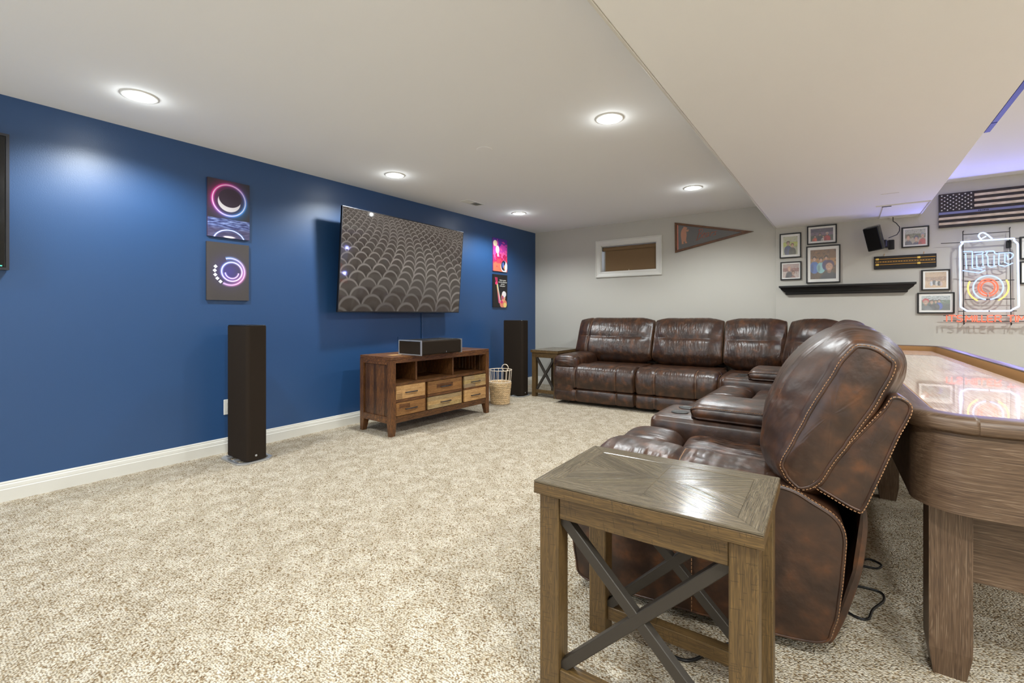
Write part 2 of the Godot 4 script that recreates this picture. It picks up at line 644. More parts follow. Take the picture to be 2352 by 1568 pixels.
func build_shell() -> void:
	var T := 0.12
	struct("floor", boxg(Vector3((XB + XR) / 2, -0.05, (ZB + ZF) / 2), Vector3(XR - XB + 2 * T, 0.1, ZF - ZB + 2 * T), 0), M.carpet, "beige looped carpet with brown flecks")
	struct("ceiling", boxg(Vector3((XB + XR) / 2, H + 0.06, (ZB + ZF) / 2), Vector3(XR - XB + 2 * T, 0.12, ZF - ZB + 2 * T), 0), M.ceiling, "smooth white painted ceiling")
	struct("ceiling_soffit", boxg(Vector3(-0.0165, 2.133 + 0.16, (ZB + ZF) / 2), Vector3(1.293, 0.32, ZF - ZB + 0.1), 0.004), M.ceiling, "dropped white soffit running the length of the room")
	struct("trim_1", boxg(Vector3(-0.669, 2.142, (ZB + ZF) / 2), Vector3(0.012, 0.024, ZF - ZB), 0.002), M.white, "thin corner bead along the soffit edge")
	struct("wall_left", boxg(Vector3(XB - T / 2, H / 2, (ZB + ZF) / 2), Vector3(T, H, ZF - ZB), 0), M.blue, "deep blue painted feature wall")
	var fg := G.new()
	fg.box(Vector3((XB - 3.7) / 2, H / 2, ZF + T / 2), Vector3(-3.7 - XB, H, T), 0)
	fg.box(Vector3((-1.5 + XR) / 2, H / 2, ZF + T / 2), Vector3(XR + 1.5, H, T), 0)
	fg.box(Vector3(-2.6, (2.1 + H) / 2, ZF + T / 2), Vector3(2.2, H - 2.1, T), 0)
	fg.box(Vector3(-2.6, 0.025, ZF + T / 2), Vector3(2.2, 0.05, T), 0)
	struct("wall_front", fg, M.pale_wall, "pale wall behind the camera with a glass door opening")
	var dr := struct("door_1", mitred(2.2, 2.05, [Vector2(0, 0), Vector2(0, 0.06), Vector2(0.06, 0.06), Vector2(0.06, 0)], Transform3D(Basis.IDENTITY, Vector3(-2.6, 1.075, ZF + 0.03))), M.white, "white framed glass door behind the camera")
	part(dr, "pane", boxg(Vector3(-2.6, 1.075, ZF + 0.06), Vector3(2.08, 1.93, 0.006), 0), M.glass)
	struct("wall_right", boxg(Vector3(XR + T / 2, H / 2, (ZB + ZF) / 2), Vector3(T, H, ZF - ZB), 0), M.pale_wall, "pale wall on the far right side")
	# back wall with the window opening
	var x0 := -2.925
	var x1 := -2.10
	var y0 := 1.735
	var y1 := 2.12
	var d := 0.20
	var g := G.new()
	g.box(Vector3((XB + x0) / 2, H / 2, ZB - d / 2), Vector3(x0 - XB, H, d), 0)
	g.box(Vector3((x1 + XR) / 2, H / 2, ZB - d / 2), Vector3(XR - x1, H, d), 0)
	g.box(Vector3((x0 + x1) / 2, y0 / 2, ZB - d / 2), Vector3(x1 - x0, y0, d), 0)
	g.box(Vector3((x0 + x1) / 2, (y1 + H) / 2, ZB - d / 2), Vector3(x1 - x0, H - y1, d), 0)
	struct("wall_back", g, M.gray, "warm gray painted wall with a small high window")
	struct("wall_back_jog", boxg(Vector3((-0.667 + XR) / 2, H / 2, ZB + 0.01), Vector3(XR + 0.667, H, 0.02), 0.002), M.gray, "gray wall section right of the soffit corner")
	# baseboards
	var prof := PackedVector2Array([Vector2(0, 0), Vector2(0.016, 0), Vector2(0.016, 0.072), Vector2(0.013, 0.076), Vector2(0.013, 0.082), Vector2(0.011, 0.098), Vector2(0.0075, 0.104), Vector2(0.008, 0.110), Vector2(0.005, 0.118), Vector2(0, 0.118)])
	g = G.new()
	g.prism(prof, 0, ZF - ZB, 0, Transform3D(Basis.IDENTITY, Vector3(XB, 0, ZB)))
	struct("baseboard_left", g, M.white, "white moulded baseboard along the blue wall")
	g = G.new()
	g.prism(prof, 0, XR - XB, 0, Transform3D(Basis(Vector3(0, 0, 1), Vector3.UP, Vector3(-1, 0, 0)), Vector3(XR, 0, ZB)))
	struct("baseboard_back", g, M.white, "white moulded baseboard along the back wall")
	build_window(x0, x1, y0, y1)


func mitred(w: float, hh: float, prof: Array, xf: Transform3D) -> G:
	# picture-frame moulding round a w by hh rectangle; prof: Vector2(inward offset, height off the wall), closed
	var g := G.new()
	for k in prof.size():
		var a: Vector2 = prof[k]
		var b: Vector2 = prof[(k + 1) % prof.size()]
		var ca := []
		var cb := []
		for s in [[-1, -1], [1, -1], [1, 1], [-1, 1]]:
			ca.append(xf * Vector3(s[0] * (w / 2 - a.x), s[1] * (hh / 2 - a.x), a.y))
			cb.append(xf * Vector3(s[0] * (w / 2 - b.x), s[1] * (hh / 2 - b.x), b.y))
		for i in 4:
			var j := (i + 1) % 4
			var inner := Vector2.ZERO
			for q in prof:
				inner += q / prof.size()
			var mid: Vector3 = (ca[i] + ca[j]) / 2
			# the profile centre on this side
			var s0: Array = [[-1, -1], [1, -1], [1, 1], [-1, 1]][i]
			var s1: Array = [[-1, -1], [1, -1], [1, 1], [-1, 1]][j]
			var ctr: Vector3 = xf * Vector3((s0[0] + s1[0]) / 2.0 * (w / 2 - inner.x), (s0[1] + s1[1]) / 2.0 * (hh / 2 - inner.x), inner.y)
			g.face([ca[i], ca[j], cb[j], cb[i]], ctr)
	return g


func build_window(x0: float, x1: float, y0: float, y1: float) -> void:
	var c := Vector3((x0 + x1) / 2, (y0 + y1) / 2, ZB)
	var w := x1 - x0
	var hh := y1 - y0
	var o := Node3D.new()
	o.name = "window_1"
	add_child(o)
	o.set_meta("kind", "structure")
	o.set_meta("label", "small high basement window in a white casing")
	o.position = c
	part(o, "casing", mitred(w + 0.155, hh + 0.155, [Vector2(0, 0), Vector2(0, 0.024), Vector2(0.012, 0.026), Vector2(0.018, 0.02), Vector2(0.055, 0.014), Vector2(0.062, 0.016), Vector2(0.078, 0.012), Vector2(0.078, 0)], Transform3D()), M.white)
	var g := G.new()
	g.box(Vector3(-w / 2 + 0.004, 0, -0.1), Vector3(0.008, hh, 0.2), 0)
	g.box(Vector3(w / 2 - 0.004, 0, -0.1), Vector3(0.008, hh, 0.2), 0)
	g.box(Vector3(0, hh / 2 - 0.004, -0.1), Vector3(w, 0.008, 0.2), 0)
	g.box(Vector3(0, -hh / 2 + 0.004, -0.1), Vector3(w, 0.008, 0.2), 0)
	part(o, "jamb", g, M.white)
	part(o, "sash", mitred(w - 0.016, hh - 0.016, [Vector2(0, -0.16), Vector2(0, -0.13), Vector2(0.035, -0.13), Vector2(0.04, -0.145), Vector2(0.04, -0.16)], Transform3D()), M.plastic_white)
	part(o, "pane", boxg(Vector3(0, 0, -0.15), Vector3(w - 0.09, hh - 0.09, 0.004), 0), M.glass)
	# roller shade
	var t := thing("roller_shade", "brown linen roller shade pulled down inside the small window", "window shade", c + Vector3(0, 0, -0.055))
	g = G.new()
	var tube := []
	for k in 13:
		tube.append(Vector3(-w / 2 + 0.02 + (w - 0.04) * k / 12.0, hh / 2 - 0.045, 0))
	g.tube(tube, 0.031, 18)
	part(t, "roller", g, M.linen)
	part(t, "shade_cloth", boxg(Vector3(0.013, -0.028, 0.0), Vector3(w - 0.068, hh - 0.07, 0.0025), 0.0005), M.linen)
	part(t, "hem_bar", boxg(Vector3(0.013, -hh / 2 + 0.022, 0.001), Vector3(w - 0.068, 0.022, 0.008), 0.003), M.linen)
	for sx in [-1.0, 1.0]:
		part(t, "bracket", boxg(Vector3(sx * (w / 2 - 0.014), hh / 2 - 0.045, 0), Vector3(0.006, 0.06, 0.05), 0.002), M.black_soft)
	g = G.new()
	g.tube([Vector3(0.0, -hh / 2 + 0.03, 0.008), Vector3(0.0, -hh / 2 + 0.012, 0.014)], 0.003, 6)
	g.lathe([Vector2(0, -0.012), Vector2(0.011, -0.008), Vector2(0.012, 0), Vector2(0.007, 0.006), Vector2(0, 0.007)], 12, Transform3D(Basis.IDENTITY, Vector3(0, -hh / 2 + 0.006, 0.016)))
	part(t, "pull_knob", g, M.wire)


# ---------------------------------------------------------------- soft furniture
func smooth_loop(p: Array, per: int) -> PackedVector2Array:
	var o := PackedVector2Array()
	var m := p.size()
	for i in m:
		var a: Vector2 = p[(i + m - 1) % m]
		var b: Vector2 = p[i]
		var c: Vector2 = p[(i + 1) % m]
		var d: Vector2 = p[(i + 2) % m]
		for k in per:
			o.append(b.cubic_interpolate(c, a, d, float(k) / per))
	return o


func inset(pr: PackedVector2Array, by: float) -> PackedVector2Array:
	var o := PackedVector2Array()
	var m := pr.size()
	var sg := -1.0 if Geometry2D.is_polygon_clockwise(pr) else 1.0
	for i in m:
		var t := (pr[(i + 1) % m] - pr[(i + m - 1) % m]).normalized()
		o.append(pr[i] + Vector2(-t.y, t.x) * sg * by)
	return o


# a stuffed shape: a closed (d, y) profile carried along s with rounded, slightly domed ends
# returns {g, rows, first (index of the first full row), last}
func loft(ctrl: Array, w: float, er: float, ns: int, dome: float, fn: Callable, xf: Transform3D, per := 6, ctrl_end := [], fold := 0.0) -> Dictionary:
	var caps := [0.0, 0.18, 0.36, 0.52, 0.66, 0.78, 0.88, 0.95]
	var pr := smooth_loop(ctrl, per)
	var pe := smooth_loop(ctrl_end, per) if ctrl_end.size() else pr
	var m := pr.size()
	var cen := Vector2.ZERO
	for q in pr:
		cen += q / m
	var rows := []
	var ss := []
	cen = Vector2.ZERO
	for q in pe:
		cen += q / m
	var end_ring := inset(pe, er)
	var e_steps := 5
	for k in caps:
		var r := PackedVector2Array()
		for q in end_ring:
			r.append(cen.lerp(q, k))
		rows.append(r)
		ss.append(-w / 2 - dome * (1.0 - k * k))
	var seam0 := rows.size()
	for k in e_steps:
		var a := PI / 2 * k / e_steps
		rows.append(inset(pe, er * (1.0 - sin(a))))
		ss.append(-w / 2 + er * (1.0 - cos(a)))
	var first := rows.size()
	for k in ns + 1:
		var sv := lerpf(-w / 2 + er, w / 2 - er, float(k) / ns)
		var mixed := PackedVector2Array()
		var tt := sin(PI / 2 * clampf((w / 2 - er - absf(sv)) / 0.17, 0, 1))
		for j in m:
			mixed.append(pe[j].lerp(pr[j], tt))
		rows.append(mixed)
		ss.append(lerpf(-w / 2 + er, w / 2 - er, float(k) / ns))
	var last := rows.size() - 1
	for k in range(e_steps - 1, -1, -1):
		var a := PI / 2 * k / e_steps
		rows.append(inset(pe, er * (1.0 - sin(a))))
		ss.append(w / 2 - er * (1.0 - cos(a)))
	var seam1 := rows.size() - 1
	for q in range(caps.size() - 1, -1, -1):
		var k: float = caps[q]
		var r := PackedVector2Array()
		for e in end_ring:
			r.append(cen.lerp(e, k))
		rows.append(r)
		ss.append(w / 2 + dome * (1.0 - k * k))
	# place, then push along the profile normal
	var out := []
	for i in rows.size():
		var row := PackedVector3Array()
		var rr: PackedVector2Array = rows[i]
		for j in m:
			var t := (pr[(j + 1) % m] - pr[(j + m - 1) % m]).normalized()
			var sg := 1.0 if Geometry2D.is_polygon_clockwise(pr) else -1.0
			var nn := Vector2(-t.y, t.x) * sg
			var dd := 0.0
			if fn.is_valid() and i >= seam0 and i <= seam1:
				dd = fn.call(pr[j], ss[i] / (w / 2), ss[i])
			var so := 0.0
			if fold > 0.0 and (i < seam0 or i > seam1):
				var k: float = caps[i if i < seam0 else rows.size() - 1 - i]
				so = fold * (1.0 - k * k) * (WR.get_noise_2d(rr[j].y * 230.0 + rr[j].x * 70.0, rr[j].x * 45.0 - rr[j].y * 20.0) * 1.6 + 0.25)
				so = -so if i < seam0 else so
			row.append(xf * Vector3(rr[j].x + nn.x * dd, rr[j].y + nn.y * dd, ss[i] + so))
		out.append(row)
	var g := G.new()
	g.skin(out)
	return {"g": g, "rows": out, "first": first, "last": last, "seam0": seam0, "seam1": seam1, "ss": ss, "pr": pr, "xf": xf}


func row_near(L: Dictionary, s: float) -> int:
	var best := 0
	for i in range(L.first, L.last + 1):
		if absf(L.ss[i] - s) < absf(L.ss[best] - s):
			best = i
	return best


# the points of a loft row whose profile point passes the test
func row_path(L: Dictionary, i: int, keep: Callable, out := 0.002) -> Array:
	var row: PackedVector3Array = L.rows[i]
	var m := row.size()
	var start := -1
	for j in m:
		if not keep.call(L.pr[j]) and keep.call(L.pr[(j + 1) % m]):
			start = (j + 1) % m
			break
	if start < 0:
		start = 0
	var c := Vector3.ZERO
	for q in row:
		c += q / m
	var pts := []
	for k in m:
		var j := (start + k) % m
		if not keep.call(L.pr[j]):
			break
		var t := (row[(j + 1) % m] - row[(j + m - 1) % m]).normalized()
		var ax: Vector3 = (L.xf.basis.z).normalized()
		var nn := t.cross(ax)
		var e2: Vector2 = L.pr[(j + 1) % m] - L.pr[(j + m - 1) % m]
		if Geometry2D.is_polygon_clockwise(L.pr):
			nn = -nn
		pts.append(row[j] + nn * out)
	return pts


func resample(pts: Array, step: float) -> Array:
	var o := [pts[0]]
	var carry := 0.0
	for i in pts.size() - 1:
		var a: Vector3 = pts[i]
		var b: Vector3 = pts[i + 1]
		var L := a.distance_to(b)
		var t := step - carry
		while t < L:
			o.append(a.lerp(b, t / L))
			t += step
		carry = L - (t - step)
	return o


# dashes of thread along a path
func stitch(g: G, pts: Array, step := 0.011, r := 0.0011) -> void:
	if pts.size() < 2:
		return
	var q := resample(pts, step)
	for i in q.size() - 1:
		var a: Vector3 = q[i]
		var b: Vector3 = q[i + 1]
		var dir := b - a
		if dir.length() > step * 1.5 or dir.length() < 1e-5:
			continue
		var z := dir.normalized()
		var x := z.cross(Vector3.UP if absf(z.y) < 0.9 else Vector3.RIGHT).normalized()
		g.box(Vector3.ZERO, Vector3(r * 2.2, r * 2.0, step * 0.62), 0.0, Transform3D(Basis(x, z.cross(x), z), (a + b) / 2))


var WR: FastNoiseLite
var WR2: FastNoiseLite

const BASE := Vector3(-0.9, 0, -4.0)

# profiles in (d, y): d grows towards the back of the seat
const SEAT_PAD := [Vector2(-0.60, 0.30), Vector2(-0.615, 0.40), Vector2(-0.585, 0.468), Vector2(-0.50, 0.488), Vector2(-0.38, 0.478), Vector2(-0.22, 0.468), Vector2(-0.14, 0.44), Vector2(-0.12, 0.34), Vector2(-0.2, 0.27), Vector2(-0.45, 0.26)]
const FRONT_ROLL := [Vector2(-0.905, 0.20), Vector2(-0.93, 0.235), Vector2(-0.95, 0.31), Vector2(-0.945, 0.40), Vector2(-0.91, 0.462), Vector2(-0.83, 0.498), Vector2(-0.72, 0.50), Vector2(-0.645, 0.475), Vector2(-0.612, 0.40), Vector2(-0.63, 0.28), Vector2(-0.70, 0.20), Vector2(-0.82, 0.19)]
const KICK_PANEL := [Vector2(-0.895, 0.04), Vector2(-0.915, 0.06), Vector2(-0.932, 0.11), Vector2(-0.928, 0.165), Vector2(-0.905, 0.195), Vector2(-0.84, 0.20), Vector2(-0.80, 0.16), Vector2(-0.80, 0.08), Vector2(-0.83, 0.045)]
const BACK_PAD := [Vector2(-0.15, 0.46), Vector2(-0.235, 0.53), Vector2(-0.275, 0.61), Vector2(-0.268, 0.70), Vector2(-0.235, 0.778), Vector2(-0.196, 0.82), Vector2(-0.192, 0.835), Vector2(-0.180, 0.89), Vector2(-0.135, 0.965), Vector2(-0.075, 1.03), Vector2(0.0, 1.068), Vector2(0.08, 1.055), Vector2(0.13, 1.0), Vector2(0.13, 0.92), Vector2(0.095, 0.83), Vector2(0.02, 0.68), Vector2(-0.05, 0.55), Vector2(-0.09, 0.47)]

const BACK_NEAR := [Vector2(-0.15, 0.46), Vector2(-0.235, 0.53), Vector2(-0.275, 0.61), Vector2(-0.272, 0.70), Vector2(-0.252, 0.775), Vector2(-0.234, 0.815), Vector2(-0.226, 0.835), Vector2(-0.20, 0.89), Vector2(-0.150, 0.965), Vector2(-0.085, 1.03), Vector2(-0.005, 1.072), Vector2(0.08, 1.058), Vector2(0.138, 1.0), Vector2(0.148, 0.92), Vector2(0.115, 0.83), Vector2(0.03, 0.68), Vector2(-0.05, 0.55), Vector2(-0.09, 0.47)]
# the narrow boxed end of a backrest, point for point
const BACK_END := [Vector2(-0.155, 0.52), Vector2(-0.205, 0.555), Vector2(-0.228, 0.615), Vector2(-0.20, 0.69), Vector2(-0.165, 0.765), Vector2(-0.143, 0.812), Vector2(-0.134, 0.83), Vector2(-0.11, 0.88), Vector2(-0.08, 0.94), Vector2(-0.048, 0.995), Vector2(-0.005, 1.038), Vector2(0.055, 1.03), Vector2(0.103, 0.985), Vector2(0.10, 0.93), Vector2(0.064, 0.845), Vector2(0.005, 0.73), Vector2(-0.045, 0.64), Vector2(-0.09, 0.555)]


func pad(s: Node3D, nm: String, ctrl: Array, w: float, xf: Transform3D, th: G, lines := [], er := 0.045, dome := 0.008, amp := 0.004, ends := true, keep = null, belly := 0.0, ctrl_end := [], wr := 0.0, fold := 0.0) -> Dictionary:
	var seedo := xf.origin * 3.0
	var fn := func(p: Vector2, t: float, sv: float) -> float:
		var d := amp * 0.8 * (WR.get_noise_3d(p.x * 50.0 + seedo.x, p.y * 50.0 + seedo.z, sv * 22.0) + 0.22 * WR2.get_noise_3d(p.x * 60.0 + seedo.x, p.y * 60.0, sv * 220.0 + seedo.z))
		d += belly * (1.0 - t * t)
		if wr > 0.0:
			var where := smoothstep(0.0, 0.45, WR.get_noise_3d(p.x * 22.0 + seedo.z, p.y * 22.0, sv * 14.0 + seedo.x) + 0.12)
			var line := WR.get_noise_3d(sv * 330.0 + p.y * 60.0 + seedo.x, p.y * 34.0, p.x * 34.0 + seedo.z)
			d -= wr * where * pow(1.0 - minf(1.0, absf(line) * 3.2), 1.5)
		for q in lines:
			d -= 0.011 * exp(-pow((sv - q) / 0.016, 2.0))
		return d
	var ns := clampi(int(w / (0.018 if wr == 0.0 else 0.006)), 16, 130)
	var L := loft(ctrl, w, er, ns, dome, fn, xf, 7, ctrl_end, fold)
	part(s, nm, L.g, M.leather)
	var k = keep if keep != null else func(_p): return true
	for q in lines:
		var i := row_near(L, q)
		stitch(th, row_path(L, i, k, 0.001))
	if ends:
		for e in [L.seam0, L.seam1]:
			var pth := row_path(L, e, k, 0.004)
			stitch(th, pth, 0.012)
	return L


func build_sofa() -> void:
	WR = noise(0.09, 3, FastNoiseLite.TYPE_SIMPLEX_SMOOTH, 4)
	WR2 = noise(0.09, 2, FastNoiseLite.TYPE_SIMPLEX_SMOOTH, 15)
	var s := thing("sectional_sofa", "large brown leather reclining sectional sofa with contrast stitching, L-shaped", "sofa", BASE)
	var th := G.new()
	var vis_front := func(p: Vector2) -> bool: return p.x < -0.62 or p.y > 0.44
	var vis_back := func(p: Vector2) -> bool: return p.x < -0.1 and p.y > 0.47 or p.y > 0.9
	# ---- right-hand run: d is +x, s is +z
	var RB := Basis.IDENTITY
	var right := func(z0: float, z1: float, dx := 0.0) -> Transform3D: return Transform3D(RB, Vector3(dx, 0, (z0 + z1) / 2) - BASE)
	# near module turned a little
	var near_turn := Transform3D(Basis(Vector3.UP, deg_to_rad(6.0)), Vector3.ZERO)
	var pivot := Vector3(-0.02, 0, -1.84)
	var near := func(z0: float, z1: float, dx := 0.0) -> Transform3D:
		var local := Transform3D(RB, Vector3(dx, 0, (z0 + z1) / 2))
		return Transform3D(Basis.IDENTITY, pivot - BASE) * near_turn * Transform3D(Basis.IDENTITY, -pivot) * local
	# near seat
	pad(s, "footrest", FRONT_ROLL, 0.57, near.call(-2.65, -2.08), th, [0.0], 0.05, 0.006, 0.005, true, vis_front, 0.0, [], 0.0025)
	pad(s, "footrest_panel", KICK_PANEL, 0.57, near.call(-2.65, -2.08), th, [], 0.03)
	pad(s, "seat_cushion", SEAT_PAD, 0.56, near.call(-2.64, -2.08), th, [], 0.05, 0.006, 0.009, true, null, 0.0, [], 0.005)
	var LB := pad(s, "backrest", BACK_NEAR, 0.76, near.call(-2.57, -1.81, 0.03), th, [0.22], 0.022, 0.012, 0.006, false, vis_back, 0.0, BACK_END, 0.0035, 0.002)
	for e in [LB.seam1, LB.seam0]:
		var loop := []
		for q in LB.rows[e]:
			loop.append(q)
		piping(s, loop, 0.0055, 7, true)
		var outer := []
		for j in LB.rows[e].size():
			outer.append(LB.rows[e + (-1 if e == LB.seam1 else 1)][j].lerp(LB.rows[e][j], 0.1) + Vector3(0, 0.0, 0.004 if e == LB.seam1 else -0.004))
		outer.append(outer[0])
		stitch(th, outer, 0.0105, 0.0012)
	# others on the right run
	for zz in [[-3.72, -3.03], [-4.44, -3.74]]:
		var w: float = zz[1] - zz[0]
		pad(s, "footrest", FRONT_ROLL, w, right.call(zz[0], zz[1]), th, [-0.22, 0.22], 0.045, 0.006, 0.005, true, vis_front, 0.0, [], 0.0025)
		pad(s, "footrest_panel", KICK_PANEL, w, right.call(zz[0], zz[1]), th, [], 0.03)
		pad(s, "seat_cushion", SEAT_PAD, w, right.call(zz[0], zz[1]), th, [], 0.05, 0.006, 0.008, true, null, 0.0, [], 0.004)
		pad(s, "backrest", BACK_PAD, w, right.call(zz[0], zz[1]), th, [], 0.02, 0.006, 0.007, true, vis_back, 0.0, BACK_END, 0.003)
	for zz in [[-3.02, -2.60], [-4.94, -4.45]]:
		var w: float = zz[1] - zz[0]
		console_unit(s, (zz[0] + zz[1]) / 2, w, th)
		pad(s, "backrest", BACK_PAD, w, right.call(zz[0], zz[1], 0.02), th, [], 0.02, 0.006, 0.007, true, vis_back, 0.0, BACK_END, 0.003)
	# shells behind the backs and the skirts below them
	var shell := [Vector2(0.092, 0.83), Vector2(0.112, 0.868), Vector2(0.145, 0.866), Vector2(0.166, 0.83), Vector2(0.13, 0.73), Vector2(0.085, 0.60), Vector2(0.05, 0.505), Vector2(0.03, 0.492), Vector2(-0.03, 0.52), Vector2(-0.09, 0.56), Vector2(-0.06, 0.62), Vector2(0.02, 0.73)]
	var skirt := [Vector2(0.04, 0.51), Vector2(0.052, 0.512), Vector2(0.06, 0.44), Vector2(0.045, 0.30), Vector2(0.01, 0.16), Vector2(-0.03, 0.05), Vector2(-0.045, 0.052), Vector2(-0.01, 0.17), Vector2(0.025, 0.30), Vector2(0.042, 0.44)]
	var LS := pad(s, "back_shell", shell, 0.74, near.call(-2.56, -1.82, 0.0), th, [], 0.008, 0.004, 0.002, false, null, 0.0, [], 0.0, 0.001)
	pad(s, "back_skirt", skirt, 0.72, near.call(-2.56, -1.84, 0.0), th, [], 0.004, 0.0, 0.001, false)
	var loop := []
	for q in LS.rows[LS.seam1]:
		loop.append(q)
	piping(s, loop, 0.0045, 7, true)
	var oshell := []
	for j in LS.rows[LS.seam1].size():
		oshell.append(LS.rows[LS.seam1 - 2][j] + Vector3(0, 0, 0.012))
	oshell.append(oshell[0])
	stitch(th, oshell, 0.011, 0.0012)
	for zz in [[-3.02, -2.60], [-3.72, -3.03], [-4.44, -3.74], [-4.94, -4.45]]:
		pad(s, "back_shell", shell, zz[1] - zz[0], right.call(zz[0], zz[1]), th, [], 0.008, 0.004, 0.002, false)
		pad(s, "back_skirt", skirt, zz[1] - zz[0], right.call(zz[0], zz[1]), th, [], 0.004, 0.0, 0.001, false)
	# near arm: side panel and padded top
	var arm := [Vector2(-0.87, 0.035), Vector2(-0.92, 0.12), Vector2(-0.93, 0.30), Vector2(-0.90, 0.46), Vector2(-0.84, 0.52), Vector2(-0.60, 0.545), Vector2(-0.36, 0.55), Vector2(-0.17, 0.548), Vector2(-0.09, 0.515), Vector2(-0.03, 0.48), Vector2(-0.002, 0.43), Vector2(0.0, 0.36), Vector2(-0.012, 0.23), Vector2(-0.028, 0.12), Vector2(-0.075, 0.055), Vector2(-0.30, 0.035), Vector2(-0.60, 0.03)]
	var LA := pad(s, "arm_panel", arm, 0.30, near.call(-2.09, -1.79), th, [], 0.009, 0.004, 0.003, false)
	loop = []
	for q in LA.rows[LA.seam1]:
		loop.append(q)
	piping(s, loop, 0.004, 7, true)
	var oarm := []
	for j in LA.rows[LA.seam1].size():
		oarm.append(LA.rows[LA.seam1 - 3][j].lerp(LA.rows[LA.seam1 - 2][j], 0.5) + Vector3(0, 0.003, 0.0))
	oarm.append(oarm[0])
	stitch(th, oarm, 0.011, 0.0012)
	var vs := G.new()
	stitch(th, [near.call(-1.79, -1.79) * Vector3(-0.46, 0.04, 0.0055), near.call(-1.79, -1.79) * Vector3(-0.46, 0.50, 0.0055)], 0.014, 0.0014)
	var AB := Basis(Vector3(0, 0, -1), Vector3.UP, Vector3(1, 0, 0))   # d is -z, s is +x
	var armpad := [Vector2(-0.165, 0.47), Vector2(-0.172, 0.52), Vector2(-0.15, 0.575), Vector2(-0.09, 0.605), Vector2(0.0, 0.612), Vector2(0.09, 0.605), Vector2(0.15, 0.575), Vector2(0.165, 0.50), Vector2(0.15, 0.44), Vector2(0.0, 0.43), Vector2(-0.14, 0.43)]
	var axf: Transform3D = near.call(-1.95, -1.95) * Transform3D(Basis(Vector3(0, 0, 1), deg_to_rad(-4.0)) * AB, Vector3(-0.54, -0.035, 0))
	pad(s, "armrest", armpad, 0.72, axf, th, [-0.02], 0.09, 0.01, 0.010, false, func(p: Vector2): return p.y > 0.46, 0.0, [], 0.003)
	# ---- back run: d is -z, s is +x, turned a little
	var turn := Transform3D(Basis(Vector3.UP, deg_to_rad(3.5)), Vector3(-1.7, 0, -5.2))
	var back := func(x0: float, x1: float, dz := 0.0) -> Transform3D:
		return Transform3D(Basis.IDENTITY, -BASE) * turn * Transform3D(Basis.IDENTITY, Vector3(1.7, 0, 5.2)) * Transform3D(AB, Vector3((x0 + x1) / 2, 0, -6.05 - dz))
	pad(s, "footrest", FRONT_ROLL, 1.03, back.call(-3.0, -1.97), th, [-0.22, 0.29], 0.035, 0.006, 0.005, true, vis_front, 0.0, [], 0.0025)
	pad(s, "footrest_panel", KICK_PANEL, 1.03, back.call(-3.0, -1.97), th, [-0.22, 0.29], 0.03, 0.006, 0.004, true)
	pad(s, "seat_cushion", SEAT_PAD, 0.72, back.call(-2.70, -1.98), th, [], 0.05)
	pad(s, "footrest", FRONT_ROLL, 0.88, back.call(-1.96, -1.08), th, [-0.22, 0.22], 0.045, 0.006, 0.005, true, vis_front, 0.0, [], 0.0025)
	pad(s, "footrest_panel", KICK_PANEL, 0.88, back.call(-1.96, -1.08), th, [-0.22, 0.22], 0.03, 0.006, 0.004, true)
	pad(s, "seat_cushion", SEAT_PAD, 0.88, back.call(-1.96, -1.08), th, [], 0.05)
	pad(s, "backrest", BACK_PAD, 1.04, back.call(-3.02, -1.98), th, [-0.33], 0.02, 0.006, 0.007, true, vis_back, 0.0, BACK_END, 0.003)
	pad(s, "backrest", BACK_PAD, 0.82, back.call(-1.96, -1.14), th, [], 0.02, 0.006, 0.007, true, vis_back, 0.0, BACK_END, 0.003)
	pad(s, "backrest", BACK_PAD, 0.64, back.call(-1.12, -0.48, -0.03), th, [], 0.02, 0.006, 0.007, true, vis_back, 0.0, BACK_END, 0.003)
	for xx in [[-3.0, -1.98], [-1.96, -1.12], [-1.1, -0.48]]:
		pad(s, "back_shell", shell, xx[1] - xx[0], back.call(xx[0], xx[1], -0.03), th, [], 0.008, 0.004, 0.002, false)
	for xx in [[-2.96, -1.98], [-1.96, -1.1]]:
		var gb := G.new()
		gb.box(Vector3(0.28, 0.26, 0), Vector3(0.52, 0.44, xx[1] - xx[0]), 0.02, back.call(xx[0], xx[1]) * Transform3D(Basis.IDENTITY, Vector3(-0.55, 0, 0)))
		part(s, "seat_base", gb, M.leather)
	for zz in [[-3.72, -3.03], [-4.44, -3.74], [-2.64, -2.1]]:
		var gb := G.new()
		gb.box(Vector3(0.28, 0.24, 0), Vector3(0.52, 0.40, zz[1] - zz[0]), 0.02, right.call(zz[0], zz[1]) * Transform3D(Basis.IDENTITY, Vector3(-0.62, 0, 0)))
		part(s, "seat_base", gb, M.leather)
	# wedge seat and corner back
	pad(s, "seat_cushion", [Vector2(-0.95, 0.10), Vector2(-0.97, 0.30), Vector2(-0.93, 0.44), Vector2(-0.80, 0.475), Vector2(-0.4, 0.47), Vector2(-0.12, 0.45), Vector2(-0.10, 0.30), Vector2(-0.3, 0.1)], 0.94, back.call(-1.08, -0.14), th, [], 0.05)
	var cor := Transform3D(Basis(Vector3.UP, deg_to_rad(-22.0)) * AB, Vector3(-0.255, 0, -5.95) - BASE)
	pad(s, "backrest", BACK_PAD, 0.50, cor, th, [], 0.02, 0.006, 0.007, true, vis_back, 0.0, BACK_END, 0.003)
	pad(s, "backrest", BACK_PAD, 0.40, right.call(-5.36, -4.96, 0.0), th, [], 0.02, 0.006, 0.007, true, vis_back, 0.0, BACK_END, 0.003)
	# far arm pad on the back run
	var fpad: Transform3D = back.call(-2.86, -2.86) * Transform3D(Basis(Vector3(0, 0, 1), Vector3.UP, Vector3(-1, 0, 0)), Vector3(-0.54, 0.0, 0))
